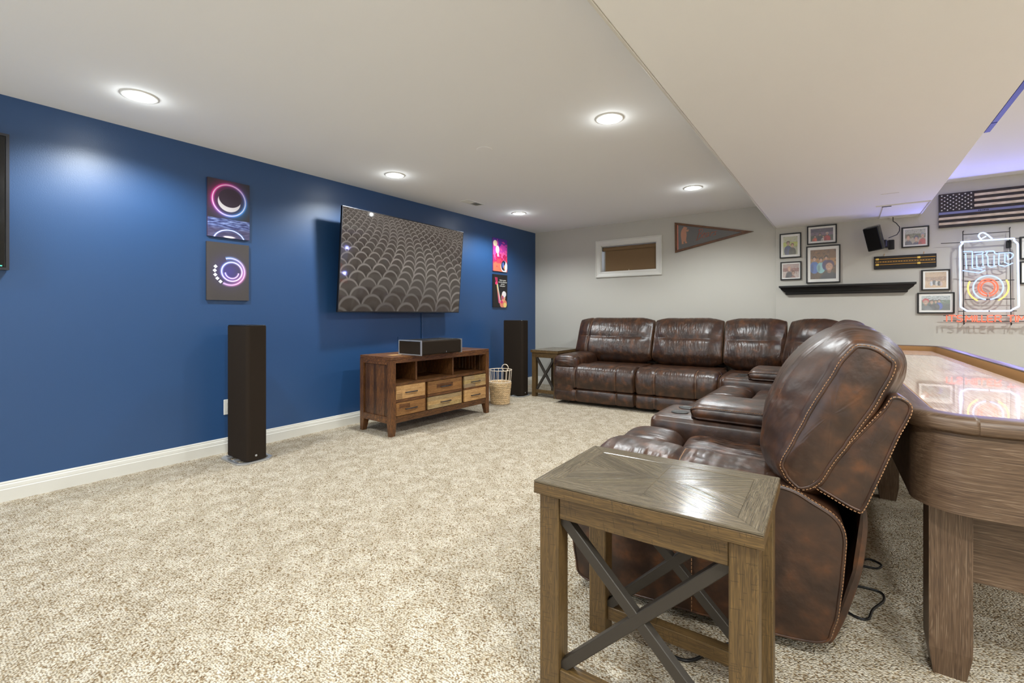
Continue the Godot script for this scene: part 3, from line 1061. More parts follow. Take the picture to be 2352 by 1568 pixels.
	var L2 := pad(s, "armrest", armpad, 0.74, fpad, th, [0.2], 0.07, 0.01, 0.006, false, func(p: Vector2): return p.y > 0.46)
	pad(s, "arm_panel", arm, 0.27, back.call(-3.0, -2.73), th, [], 0.03, 0.004, 0.003, false)
	var st := part(s, "stitching", th, M.thread, "pale orange contrast stitching")
	st.set_meta("kind", "stuff")
	# low dark feet
	for p in [[-2.85, -5.25], [-1.3, -5.35], [-0.75, -3.4], [-0.75, -4.2], [-0.75, -2.2], [-0.15, -2.2]]:
		var f := G.new()
		f.lathe([Vector2(0, 0), Vector2(0.025, 0), Vector2(0.03, 0.06), Vector2(0, 0.06)], 16)
		var o := part(s, "foot", f, M.black_soft)
		o.position = Vector3(p[0], 0, p[1]) - BASE


func piping(s: Node3D, pts: Array, r: float, sides := 7, closed := false) -> void:
	var g := G.new()
	g.tube(pts, r, sides, closed)
	part(s, "piping", g, M.leather)


func console_unit(s: Node3D, z: float, w: float, th: G) -> void:
	var AB := Basis(Vector3(0, 0, -1), Vector3.UP, Vector3(1, 0, 0))
	var h := w / 2
	var body := [Vector2(-h, 0.05), Vector2(-h - 0.004, 0.25), Vector2(-h, 0.48), Vector2(-h + 0.02, 0.535), Vector2(-h + 0.06, 0.55), Vector2(0, 0.552), Vector2(h - 0.06, 0.55), Vector2(h - 0.02, 0.535), Vector2(h, 0.48), Vector2(h + 0.004, 0.25), Vector2(h, 0.05), Vector2(0, 0.045)]
	var L := pad(s, "console", body, 0.72, Transform3D(AB, Vector3(-0.555, 0, z) - BASE), th, [], 0.05, 0.01, 0.0025, true, func(p: Vector2): return p.y > 0.3)
	var lid := [Vector2(-h + 0.03, 0.548), Vector2(-h + 0.008, 0.565), Vector2(-h + 0.005, 0.595), Vector2(-h + 0.03, 0.625), Vector2(-h + 0.09, 0.64), Vector2(0, 0.645), Vector2(h - 0.09, 0.64), Vector2(h - 0.03, 0.625), Vector2(h - 0.005, 0.595), Vector2(h - 0.008, 0.565), Vector2(h - 0.03, 0.548), Vector2(0, 0.545)]
	var K := pad(s, "console_lid", lid, 0.50, Transform3D(AB, Vector3(-0.44, 0, z) - BASE), th, [], 0.05, 0.005, 0.003, false)
	# seam along the upper edge of the lid on both long sides
	for sd in [-1.0, 1.0]:
		var line := []
		for i in range(K.seam0, K.seam1 + 1):
			var best := 0
			for j in K.pr.size():
				if K.pr[j].distance_to(Vector2(sd * (h - 0.012), 0.612)) < K.pr[best].distance_to(Vector2(sd * (h - 0.012), 0.612)):
					best = j
			line.append(K.rows[i][best] + Vector3(0, 0.002, -sd * 0.001))
		piping(s, line, 0.003, 6)
		var up := []
		for q in line:
			up.append(q + Vector3(0, 0.006, sd * 0.006))
		stitch(th, up, 0.011, 0.0012)
	for sd in [-0.5, 0.5]:
		var g := G.new()
		g.lathe([Vector2(0, 0.0005), Vector2(0.040, 0.0005), Vector2(0.041, 0.0015), Vector2(0.044, 0.0022), Vector2(0.047, 0.0012), Vector2(0.048, 0.0)], 32)
		var o := part(s, "cup_holder", g, M.black)
		o.position = Vector3(-0.775, 0.5545, z + sd * 0.15) - BASE


func build_shuffleboard() -> void:
	var t := thing("shuffleboard_table", "long oak shuffleboard table with pale glossy playing surface, behind the sofa back", "game table", Vector3(0.17, 0, -1.84), deg_to_rad(1.8))
	# local: x across (0 .. W), z runs from 0 (near end) to -LEN
	var W := 0.70
	var LEN := 4.0
	var R := 0.14
	var S := 24
	# rounded rectangle helper
	var rr := func(ins: float, y: float) -> PackedVector3Array:
		var row := PackedVector3Array()
		var r := maxf(R - ins, 0.005)
		for c in [[R, -R, PI, PI * 0.5], [W - R, -R, PI * 0.5, 0.0], [W - R, -LEN + R, 0.0, -PI * 0.5], [R, -LEN + R, -PI * 0.5, -PI]]:
			for k in S + 1:
				var a := lerpf(c[2], c[3], float(k) / S)
				row.append(Vector3(c[0] + cos(a) * r, y, c[1] + sin(a) * r))
		return row
	# rail cap with a rounded nose, split into its pieces at the corners: sections of the ring
	var rail_prof := [[-0.008, 0.772], [-0.014, 0.782], [-0.016, 0.797], [-0.012, 0.812], [-0.004, 0.82], [0.012, 0.8225], [0.052, 0.8225], [0.058, 0.819], [0.06, 0.80], [0.06, 0.772]]
	var rings := []
	for q in rail_prof:
		rings.append(rr.call(q[0], q[1]))
	rings.append(rings[0])
	var n: int = rings[0].size()
	# spans: the four corner arcs and the straights between
	var spans := []
	for k in 4:
		spans.append([k * (S + 1), k * (S + 1) + S])
		spans.append([k * (S + 1) + S, (k + 1) * (S + 1)])
	for sp in spans:
		var rows := []
		for q in rings:
			var row := PackedVector3Array()
			for k in range(sp[0], sp[1] + 1):
				row.append(q[k % n])
			rows.append(row)
		var cols := []
		for k in rows[0].size():
			var col := PackedVector3Array()
			for r in rows.size() - 1:
				col.append(rows[r][k])
			cols.append(col)
		# shrink a hair at the ends for a visible joint
		var g := G.new()
		var c0 := PackedVector3Array()
		var mid := Vector3.ZERO
		for q in cols[0]:
			mid += q / cols[0].size()
		for q in cols[0]:
			c0.append(mid)
		var c1 := PackedVector3Array()
		var mid2 := Vector3.ZERO
		for q in cols[-1]:
			mid2 += q / cols[-1].size()
		for q in cols[-1]:
			c1.append(mid2)
		cols.insert(0, c0)
		cols.append(c1)
		g.skin(cols)
		part(t, "rail", g, M.oak_z if sp[1] - sp[0] == 1 and spans.find(sp) in [3, 7] else M.oak_x)
	# apron: near board, curved corner pieces and long side boards
	var ap := func(i0: int, i1: int, ins: float, yb: float, yt: float, mat: Material, nm: String) -> void:
		var g := G.new()
		var a0: PackedVector3Array = rr.call(ins, yb)
		var a1: PackedVector3Array = rr.call(ins, yt)
		var b0: PackedVector3Array = rr.call(ins + 0.03, yb)
		var b1: PackedVector3Array = rr.call(ins + 0.03, yt)
		var rows := []
		for k in range(i0, i1 + 1):
			var j := k % n
			rows.append(PackedVector3Array([a0[j], a1[j], b1[j], b0[j]]))
		for r in rows.size() - 1:
			for e in 4:
				var f := (e + 1) % 4
				var ce: Vector3 = (rows[r][0] + rows[r][2] + rows[r + 1][0] + rows[r + 1][2]) / 4
				g.face([rows[r][e], rows[r][f], rows[r + 1][f], rows[r + 1][e]], ce)
		part(t, nm, g, mat)
	for k in 8:
		ap.call(spans[k][0], spans[k][1], 0.003 if k % 2 == 0 else 0.004, 0.535, 0.775, M.oak_z if k in [3, 7] else M.oak_x, "corner_apron" if k % 2 == 0 else "end_apron" if k in [1, 5] else "side_apron")
	# cork lining inside the rail
	var cork := G.new()
	var cr := []
	for q in [[0.058, 0.70], [0.058, 0.815], [0.066, 0.815], [0.066, 0.70]]:
		var row: PackedVector3Array = rr.call(q[0], q[1])
		cr.append(row)
	cr.append(cr[0])
	cork.skin(cr)
	part(t, "cork_liner", cork, M.cork)
	var gut := boxg(Vector3(W / 2, 0.69, -LEN / 2), Vector3(W - 0.13, 0.03, LEN - 0.13), 0.002)
	part(t, "gutter_bed", gut, M.cork)
	# playing surface of long strips
	var rng := RandomNumberGenerator.new()
	rng.seed = 4
	var px := 0.10
	while px < W - 0.11:
		var pw := 0.05
		var g := G.new()
		var k := 0.95 + rng.randf() * 0.06
		g.tint = Color(k, k * (0.95 + rng.randf() * 0.06), k * (0.92 + rng.randf() * 0.08))
		g.box(Vector3(px + pw / 2, 0.745, -LEN / 2), Vector3(pw - 0.0001, 0.06, LEN - 0.24), 0.0)
		part(t, "playfield_strip", g, M.maple)
		px += pw
	# legs with a chamfered inner foot, in pairs joined by a cross panel
	for lz in [-0.14, -1.78, -LEN + 0.14]:
		for lx in [0.095, W - 0.095]:
			var g := G.new()
			var a := 0.05
			var b := 0.038
			for lv in [[0.085, 0.56, a, a], [0.0, 0.085, b, a]]:
				var p0 := []
				var p1 := []
				for c in [[-1, -1], [1, -1], [1, 1], [-1, 1]]:
					p0.append(Vector3(lx + c[0] * lv[2], lv[0], lz + c[1] * lv[2]))
					p1.append(Vector3(lx + c[0] * lv[3], lv[1], lz + c[1] * lv[3]))
				g.hexa(p0, p1)
			part(t, "leg", g, M.oak_y)
			part(t, "leveler_foot", boxg(Vector3(lx, 0.006, lz), Vector3(0.05, 0.012, 0.05), 0.002), M.plastic_white)
		part(t, "cross_panel", boxg(Vector3(W / 2, 0.42, lz - 0.01), Vector3(W - 0.29, 0.25, 0.03), 0.003), M.oak_x)


func build_near_table() -> void:
	var t := make_side_table("nearest side table, weathered brown wood with chevron top and X braces, beside the sofa arm", Vector3(-0.448, 0, -1.356), deg_to_rad(1.5), true)
	var u := make_side_table("far side table with X-braced sides, standing in the corner behind the sofa's left arm", Vector3(-3.272, 0, -5.56), PI / 2, false)
	u.set_meta("group", "matching side tables")
	t.set_meta("group", "matching side tables")


func make_side_table(label: String, pos: Vector3, rot: float, long_x: bool) -> Node3D:
	var t := thing("side_table", label, "side table", pos, rot)
	var W := 0.595
	var D := 0.427
	var HT := 0.635
	var TK := 0.038
	var rng := RandomNumberGenerator.new()
	rng.seed = 17
	# top frame: four mitred boards
	var bw := 0.062
	var y0 := HT - TK
	for k in 4:
		var w2 := W / 2
		var d2 := D / 2
		var pts: PackedVector2Array
		match k:
			0: pts = [Vector2(-w2, -d2), Vector2(w2, -d2), Vector2(w2 - bw, -d2 + bw), Vector2(-w2 + bw, -d2 + bw)]
			1: pts = [Vector2(w2, -d2), Vector2(w2, d2), Vector2(w2 - bw, d2 - bw), Vector2(w2 - bw, -d2 + bw)]
			2: pts = [Vector2(w2, d2), Vector2(-w2, d2), Vector2(-w2 + bw, d2 - bw), Vector2(w2 - bw, d2 - bw)]
			3: pts = [Vector2(-w2, d2), Vector2(-w2, -d2), Vector2(-w2 + bw, -d2 + bw), Vector2(-w2 + bw, d2 - bw)]
		var g := G.new()
		var s := 0.95 + rng.randf() * 0.1
		g.tint = Color(s, s, s)
		# polygon (x, z) raised along y
		g.prism(pts, HT - 0.008, HT, 0.0022, Transform3D(Basis(Vector3(1, 0, 0), Vector3(0, 0, 1), Vector3(0, 1, 0)), Vector3.ZERO))
		part(t, "border_board", g, M.top_x if k % 2 == 0 else M.top_z)
		g = G.new()
		g.prism(pts, y0, HT - 0.008, 0.0008, Transform3D(Basis(Vector3(1, 0, 0), Vector3(0, 0, 1), Vector3(0, 1, 0)), Vector3.ZERO))
		part(t, "edge_board", g, M.side_x if k % 2 == 0 else M.side_z)
	# inlay: each quarter is laid with planks that run along its diagonal
	var iw := W / 2 - bw
	var id := D / 2 - bw
	for qx in [-1.0, 1.0]:
		for qz in [-1.0, 1.0]:
			var quarter := PackedVector2Array([Vector2(0, 0), Vector2(qx * iw, 0), Vector2(qx * iw, qz * id), Vector2(0, qz * id)])
			var dir := Vector2(qx * iw, qz * id).normalized()
			var nor := Vector2(-dir.y, dir.x)
			var pw := 0.046
			for k in range(-4, 4):
				var o := nor * pw * k
				var strip := PackedVector2Array([o - dir, o + dir * 2, o + dir * 2 + nor * pw, o - dir + nor * pw])
				for poly in Geometry2D.intersect_polygons(quarter, strip):
					if poly.size() < 3:
						continue
					var area := 0.0
					for i in poly.size():
						area += poly[i].cross(poly[(i + 1) % poly.size()])
					if absf(area) < 0.0004:
						continue
					var g := G.new()
					var s := 0.72 + rng.randf() * 0.5
					g.tint = Color(s, s, s * (0.97 + rng.randf() * 0.05))
					# lay along local x, then turn to the diagonal, so that the grain follows the plank
					var lp := PackedVector2Array()
					for q in poly:
						lp.append(Vector2(q.dot(dir), q.dot(nor)))
					var hh := HT - 0.0006 - rng.randf() * 0.0008
					g.prism(lp, y0 + 0.004, hh, 0.0009, Transform3D(Basis(Vector3(1, 0, 0), Vector3(0, 0, 1), Vector3(0, 1, 0)), Vector3.ZERO))
					var m := part(t, "plank", g, M.top_x)
					m.transform = Transform3D(Basis(Vector3(dir.x, 0, dir.y), Vector3(0, 1, 0), Vector3(nor.x, 0, nor.y)), Vector3.ZERO)
	# legs
	var lw := 0.062
	var lx := W / 2 - 0.012 - lw / 2
	var lz := D / 2 - 0.012 - lw / 2
	for sx in [-1.0, 1.0]:
		for sz in [-1.0, 1.0]:
			var g := G.new()
			var s := 0.92 + rng.randf() * 0.14
			g.tint = Color(s, s, s)
			g.box(Vector3(sx * lx, (y0 - 0.003) / 2, sz * lz), Vector3(lw, y0 - 0.003, lw), 0.003)
			part(t, "leg", g, M.side_y)
	# aprons under the top and rails at the bottom
	for sz in [-1.0, 1.0]:
		part(t, "apron", boxg(Vector3(0, y0 - 0.034, sz * (lz + 0.012)), Vector3(2 * lx - lw - 0.001, 0.062, 0.026), 0.002), M.side_x)
		if long_x:
			part(t, "lower_rail", boxg(Vector3(0, 0.075, sz * (lz + 0.004)), Vector3(2 * lx - lw - 0.001, 0.045, 0.04), 0.002), M.side_x)
	for sx in [-1.0, 1.0]:
		part(t, "apron", boxg(Vector3(sx * (lx + 0.012), y0 - 0.034, 0), Vector3(0.026, 0.062, 2 * lz - lw - 0.001), 0.002), M.side_z)
		if not long_x:
			part(t, "lower_rail", boxg(Vector3(sx * (lx + 0.004), 0.075, 0), Vector3(0.04, 0.045, 2 * lz - lw - 0.001), 0.002), M.side_z)
	# X braces of flat dark bar on two sides
	var yl := 0.0975
	var yh := y0 - 0.065
	for sz in [-1.0, 1.0]:
		for k in ([-1.0, 1.0] if long_x else []):
			var g := G.new()
			bar(g, Vector3(-k * (lx - lw / 2), yl, sz * lz), Vector3(k * (lx - lw / 2), yh, sz * lz), 0.030, 0.028 + k * 0.0004)
			part(t, "brace", g, M.iron)
	for sx in [-1.0, 1.0]:
		for k in ([] if long_x else [-1.0, 1.0]):
			var g := G.new()
			bar(g, Vector3(sx * lx, yl, -k * (lz - lw / 2)), Vector3(sx * lx, yh, k * (lz - lw / 2)), 0.030, 0.028 + k * 0.0004)
			part(t, "brace", g, M.iron)
	return t


# a flat bar between two points in a vertical plane
func bar(g: G, a: Vector3, b: Vector3, w: float, d: float) -> void:
	var z := (b - a).normalized()
	var x := Vector3(z.z, 0, -z.x).normalized()
	var y := z.cross(x)
	g.box(Vector3.ZERO, Vector3(d, w, a.distance_to(b)), 0.002, Transform3D(Basis(x, y, z), (a + b) / 2))


func build_console() -> void:
	var t := thing("media_console", "rustic reclaimed wood media console with six drawers, under the television", "tv stand", Vector3(-3.555, 0, -3.44), deg_to_rad(87.7))
	var L := 0.678
	var Z := 0.24
	var HT := 0.725
	var rng := RandomNumberGenerator.new()
	rng.seed = 6
	var shade := func(g: G, lo := 0.75, hi := 1.15) -> void:
		var s := pow(lo + rng.randf() * (hi - lo), 1.7)
		g.tint = Color(s, s * (0.93 + rng.randf() * 0.1), s * (0.84 + rng.randf() * 0.2))
	# corner posts with feet that taper on the inside
	for sx in [-1.0, 1.0]:
		for sz in [-1.0, 1.0]:
			var g := G.new()
			shade.call(g, 0.85, 1.15)
			var a := 0.055
			var x1: float = sx * L
			var x0: float = sx * (L - a)
			var z1: float = sz * Z
			var z0: float = sz * (Z - a)
			g.hexa([Vector3(x0, 0.115, z0), Vector3(x1, 0.115, z0), Vector3(x1, 0.115, z1), Vector3(x0, 0.115, z1)], [Vector3(x0, HT - 0.03, z0), Vector3(x1, HT - 0.03, z0), Vector3(x1, HT - 0.03, z1), Vector3(x0, HT - 0.03, z1)])
			var xt: float = sx * (L - 0.062)
			var xb: float = sx * (L - 0.064)
			var zt: float = sz * (Z - 0.062)
			var zb: float = sz * (Z - 0.052)
			g.hexa([Vector3(xb + sx * 0.018, 0, zb + sz * 0.01), Vector3(x1, 0, zb + sz * 0.01), Vector3(x1, 0, z1), Vector3(xb + sx * 0.018, 0, z1)], [Vector3(xt, 0.115, zt), Vector3(x1, 0.115, zt), Vector3(x1, 0.115, z1), Vector3(xt, 0.115, z1)])
			part(t, "post", g, M.red_y)
	# top of planks
	var zz := -Z
	for k in 4:
		var w: float = [0.11, 0.125, 0.115, 0.13][k]
		var xs := [-L, -0.12 + 0.3 * rng.randf(), L]
		for j in 2:
			var g := G.new()
			shade.call(g, 0.8, 1.45)
			g.box(Vector3((xs[j] + xs[j + 1]) / 2, HT - 0.014, zz + w / 2), Vector3(xs[j + 1] - xs[j] - 0.001, 0.028, w - 0.001), 0.0015)
			part(t, "top_plank", g, M.red_x)
		zz += w
	var pale := G.new()
	pale.box(Vector3(-0.50, HT + 0.0008, 0.06), Vector3(0.11, 0.0016, 0.085), 0.0005)
	part(t, "pale_inlay", pale, M.pale_x, "pale wood patch let into the top")
	# front rails
	for q in [[0.695, 0.056], [0.470, 0.026], [0.145, 0.056]]:
		var g := G.new()
		shade.call(g, 0.75, 1.1)
		g.box(Vector3(0, q[0], Z - 0.016), Vector3(2 * (L - 0.0555), q[1], 0.03), 0.002)
		part(t, "front_rail", g, M.red_x)
	# shelf, back, bottom
	part(t, "shelf", boxg(Vector3(0, 0.470, -0.02), Vector3(2 * L - 0.07, 0.022, 2 * Z - 0.06), 0.001), M.red_x)
	var bg := G.new()
	bg.box(Vector3(0, 0.41, -Z + 0.02), Vector3(2 * L - 0.1, 0.58, 0.012), 0.001)
	part(t, "back_panel", bg, M.red_y)
	part(t, "bottom_panel", boxg(Vector3(0, 0.13, 0), Vector3(2 * L - 0.08, 0.02, 2 * Z - 0.06), 0.001), M.red_x)
	# dividers of the open shelf and between the drawers
	for x in [-0.352, 0.142]:
		part(t, "divider", boxg(Vector3(x, 0.582, -0.01), Vector3(0.019, 0.20, 2 * Z - 0.05), 0.001), M.red_y)
	for x in [-0.2525, 0.256]:
		part(t, "divider", boxg(Vector3(x, 0.315, -0.01), Vector3(0.036, 0.285, 2 * Z - 0.03), 0.001), M.red_y)
	# dark horizontal slips between the drawer rows
	for x in [[-0.622, -0.272], [-0.233, 0.237], [0.275, 0.622]]:
		part(t, "drawer_rail", boxg(Vector3((x[0] + x[1]) / 2, 0.315, Z - 0.014), Vector3(x[1] - x[0], 0.026, 0.02), 0.001), M.red_x)
	# side panels: framed vertical boards
	for sx in [-1.0, 1.0]:
		var x: float = sx * (L - 0.014)
		for q in [[0.68, 0.055], [0.145, 0.06]]:
			part(t, "side_rail", boxg(Vector3(x, q[0], 0), Vector3(0.026, q[1], 2 * (Z - 0.055)), 0.002), M.red_z)
		var z := -0.185
		for w in [0.036, 0.05, 0.058, 0.046, 0.05, 0.068, 0.062]:
			var g := G.new()
			shade.call(g, 0.55, 1.35)
			g.box(Vector3(sx * (L - 0.02 - rng.randf() * 0.002), 0.412, z + w / 2), Vector3(0.016, 0.478, w - 0.0022), 0.002)
			part(t, "side_board", g, M.red_y)
			z += w
	# drawers with fronts pieced from offcuts
	var spec := [
		[-0.618, -0.272, 0.331, 0.455, [["pale_x", 0.0, 1.0, 0.0, 1.0, 1.12], ["pale_x", 0.02, 0.2, 0.04, 0.45, 0.62]]],
		[-0.618, -0.272, 0.179, 0.299, [["pale_x", 0.0, 1.0, 0.0, 1.0, 0.46], ["red_x", 0.1, 0.46, 0.55, 0.86, 1.0]]],
		[-0.233, 0.235, 0.331, 0.452, [["pale_x", 0.0, 1.0, 0.0, 1.0, 0.44], ["red_x", 0.24, 0.72, 0.38, 0.72, 0.8]]],
		[-0.233, 0.235, 0.179, 0.297, [["gray", 0.0, 1.0, 0.0, 1.0, 1.15]]],
		[0.277, 0.622, 0.326, 0.449, [["gray", 0.0, 1.0, 0.0, 1.0, 1.05]]],
		[0.277, 0.622, 0.177, 0.303, [["pale_x", 0.0, 1.0, 0.0, 1.0, 1.1]]],
	]
	for d in spec:
		var dr := Node3D.new()
		dr.name = "drawer"
		t.add_child(dr, true)
		var w: float = d[1] - d[0]
		var hh: float = d[3] - d[2]
		for b in d[4]:
			var first: bool = b[1] == 0.0 and b[2] == 1.0
			if first:
				# three courses of board, each in two lengths
				for r in 3:
					var cut := 0.25 + rng.randf() * 0.5
					for j in 2:
						var g := G.new()
						var k: float = b[5] * (0.74 + rng.randf() * 0.42)
						g.tint = Color(k * 0.74, k * 0.90, k * 1.25) if b[0] == "gray" else Color(k, k * 0.98, k * 0.93) if b[5] > 0.9 else Color(k * 1.15, k * 0.92, k * 0.66)
						var u0 := 0.0 if j == 0 else cut
						var u1 := cut if j == 0 else 1.0
						g.box(Vector3(d[0] + w * (u0 + u1) / 2, d[2] + hh * (r + 0.5) / 3.0, Z - 0.011 + rng.randf() * 0.0012), Vector3(w * (u1 - u0) - 0.0004, hh / 3.0 - 0.0004, 0.02), 0.0007)
						part(dr, "front_board", g, M.pale_x)
			else:
				var g := G.new()
				g.tint = Color(b[5], b[5], b[5])
				g.box(Vector3(d[0] + w * (b[1] + b[2]) / 2, d[2] + hh * (b[3] + b[4]) / 2, Z + 0.0002), Vector3(w * (b[2] - b[1]), hh * (b[4] - b[3]), 0.003), 0.0006)
				part(dr, "patch_board", g, M[b[0]])
		var hx: float = (d[0] + d[1]) / 2.0
		var hy: float = (d[2] + d[3]) / 2.0 - 0.003
		var hd := G.new()
		hd.tube([Vector3(hx - 0.066, hy - 0.004, Z), Vector3(hx - 0.064, hy - 0.002, Z + 0.016), Vector3(hx - 0.054, hy, Z + 0.024), Vector3(hx, hy, Z + 0.026), Vector3(hx + 0.054, hy, Z + 0.024), Vector3(hx + 0.064, hy - 0.002, Z + 0.016), Vector3(hx + 0.066, hy - 0.004, Z)], 0.0052, 8)
		part(dr, "handle", hd, M.gunmetal)
	# centre speaker on top
	var c := thing("center_speaker", "low black cloth center speaker with silver end frames, on the media console", "speaker", Vector3(-3.37, HT + 0.0015, -3.28), deg_to_rad(89.0))
	var SL := 0.285
	part(c, "cabinet", boxg(Vector3(0, 0.071, 0), Vector3(SL * 2 - 0.02, 0.128, 0.31), 0.006), M.cloth)
	var gl := G.new()
	gl.prism(PackedVector2Array([Vector2(-0.15, 0.012), Vector2(-0.15, 0.128), Vector2(-0.138, 0.138), Vector2(0.138, 0.138), Vector2(0.156, 0.124), Vector2(0.156, 0.016), Vector2(0.142, 0.004), Vector2(-0.142, 0.004)]), -SL + 0.02, SL - 0.02, 0.0, Transform3D(Basis(Vector3(0, 0, 1), Vector3.UP, Vector3(-1, 0, 0)), Vector3.ZERO))
	part(c, "grille_cloth", gl, M.cloth)
	for sx in [-1.0, 1.0]:
		var xf := Transform3D(Basis(Vector3(0, 0, -sx), Vector3.UP, Vector3(sx, 0, 0)), Vector3(sx * (SL - 0.018), 0.0715, 0.002))
		part(c, "end_frame", mitred(0.324, 0.143, [Vector2(0, 0), Vector2(0.002, 0.014), Vector2(0.009, 0.014), Vector2(0.012, 0.006), Vector2(0.012, 0)], xf), M.silver)
		part(c, "end_cloth", boxg(Vector3(sx * (SL - 0.012), 0.0715, 0.002), Vector3(0.008, 0.12, 0.30), 0.002), M.cloth)
	part(c, "badge", boxg(Vector3(0.06, 0.022, 0.1575), Vector3(0.006, 0.014, 0.002), 0.0005), M.silver)
	part(c, "top_panel", boxg(Vector3(0, 0.1405, -0.01), Vector3(SL * 2 - 0.05, 0.004, 0.26), 0.0015), M.black)


# ---------------------------------------------------------------- pictures
func disc(im: Image, cx: float, cy: float, rx: float, ry: float, col: Color, soft := 0.0) -> void:
	for y in range(maxi(0, int(cy - ry - 2)), mini(im.get_height(), int(cy + ry + 3))):
		for x in range(maxi(0, int(cx - rx - 2)), mini(im.get_width(), int(cx + rx + 3))):
			var d := Vector2((x + 0.5 - cx) / rx, (y + 0.5 - cy) / ry).length()
			var a := 1.0 - smoothstep(1.0 - soft - 1.2 / maxf(rx, ry), 1.0, d)
			if a > 0.0:
				im.set_pixel(x, y, im.get_pixel(x, y).lerp(col, a * col.a))


func ring(im: Image, cx: float, cy: float, rx: float, ry: float, w: float, hot: Color, halo: Callable, hw: float, a0 := -10.0, a1 := 10.0) -> void:
	for y in im.get_height():
		for x in im.get_width():
			var v := Vector2(x + 0.5 - cx, (y + 0.5 - cy) * rx / ry)
			var an := v.angle()
			if an < a0 or an > a1:
				continue
			var d := absf(v.length() - rx)
			if d > hw * 3.0:
				continue
			var px := im.get_pixel(x, y)
			var hc: Color = halo.call(x, y)
			var e := exp(-d * d / (hw * hw))
			px = Color(px.r + hc.r * e * 0.75, px.g + hc.g * e * 0.75, px.b + hc.b * e * 0.75)
			px = px.lerp(hot, 1.0 - smoothstep(w * 0.6, w * 1.3, d))
			im.set_pixel(x, y, px.clamp())


func canvas(img: Image, z0: float, z1: float, y0: float, y1: float, label: String, edge: Color) -> void:
	# a printed panel on the blue wall; z0 is its left edge as seen
	var t := thing("art_print", label, "wall art", Vector3(XB, y0, (z0 + z1) / 2), 0.0, "four unframed art prints on the blue wall")
	var w := absf(z1 - z0)
	var h := y1 - y0
	part(t, "panel", boxg(Vector3(0.009, h / 2, 0), Vector3(0.018, h, w), 0.001), flat(edge, 0.6))
	var g := G.new()
	var x := 0.0186
	g.face([Vector3(x, 0, w / 2), Vector3(x, 0, -w / 2), Vector3(x, h, -w / 2), Vector3(x, h, w / 2)], Vector3(-1, h / 2, 0), [Vector2(0, 1), Vector2(1, 1), Vector2(1, 0), Vector2(0, 0)])
	part(t, "print", g, printed(img, 0.5))


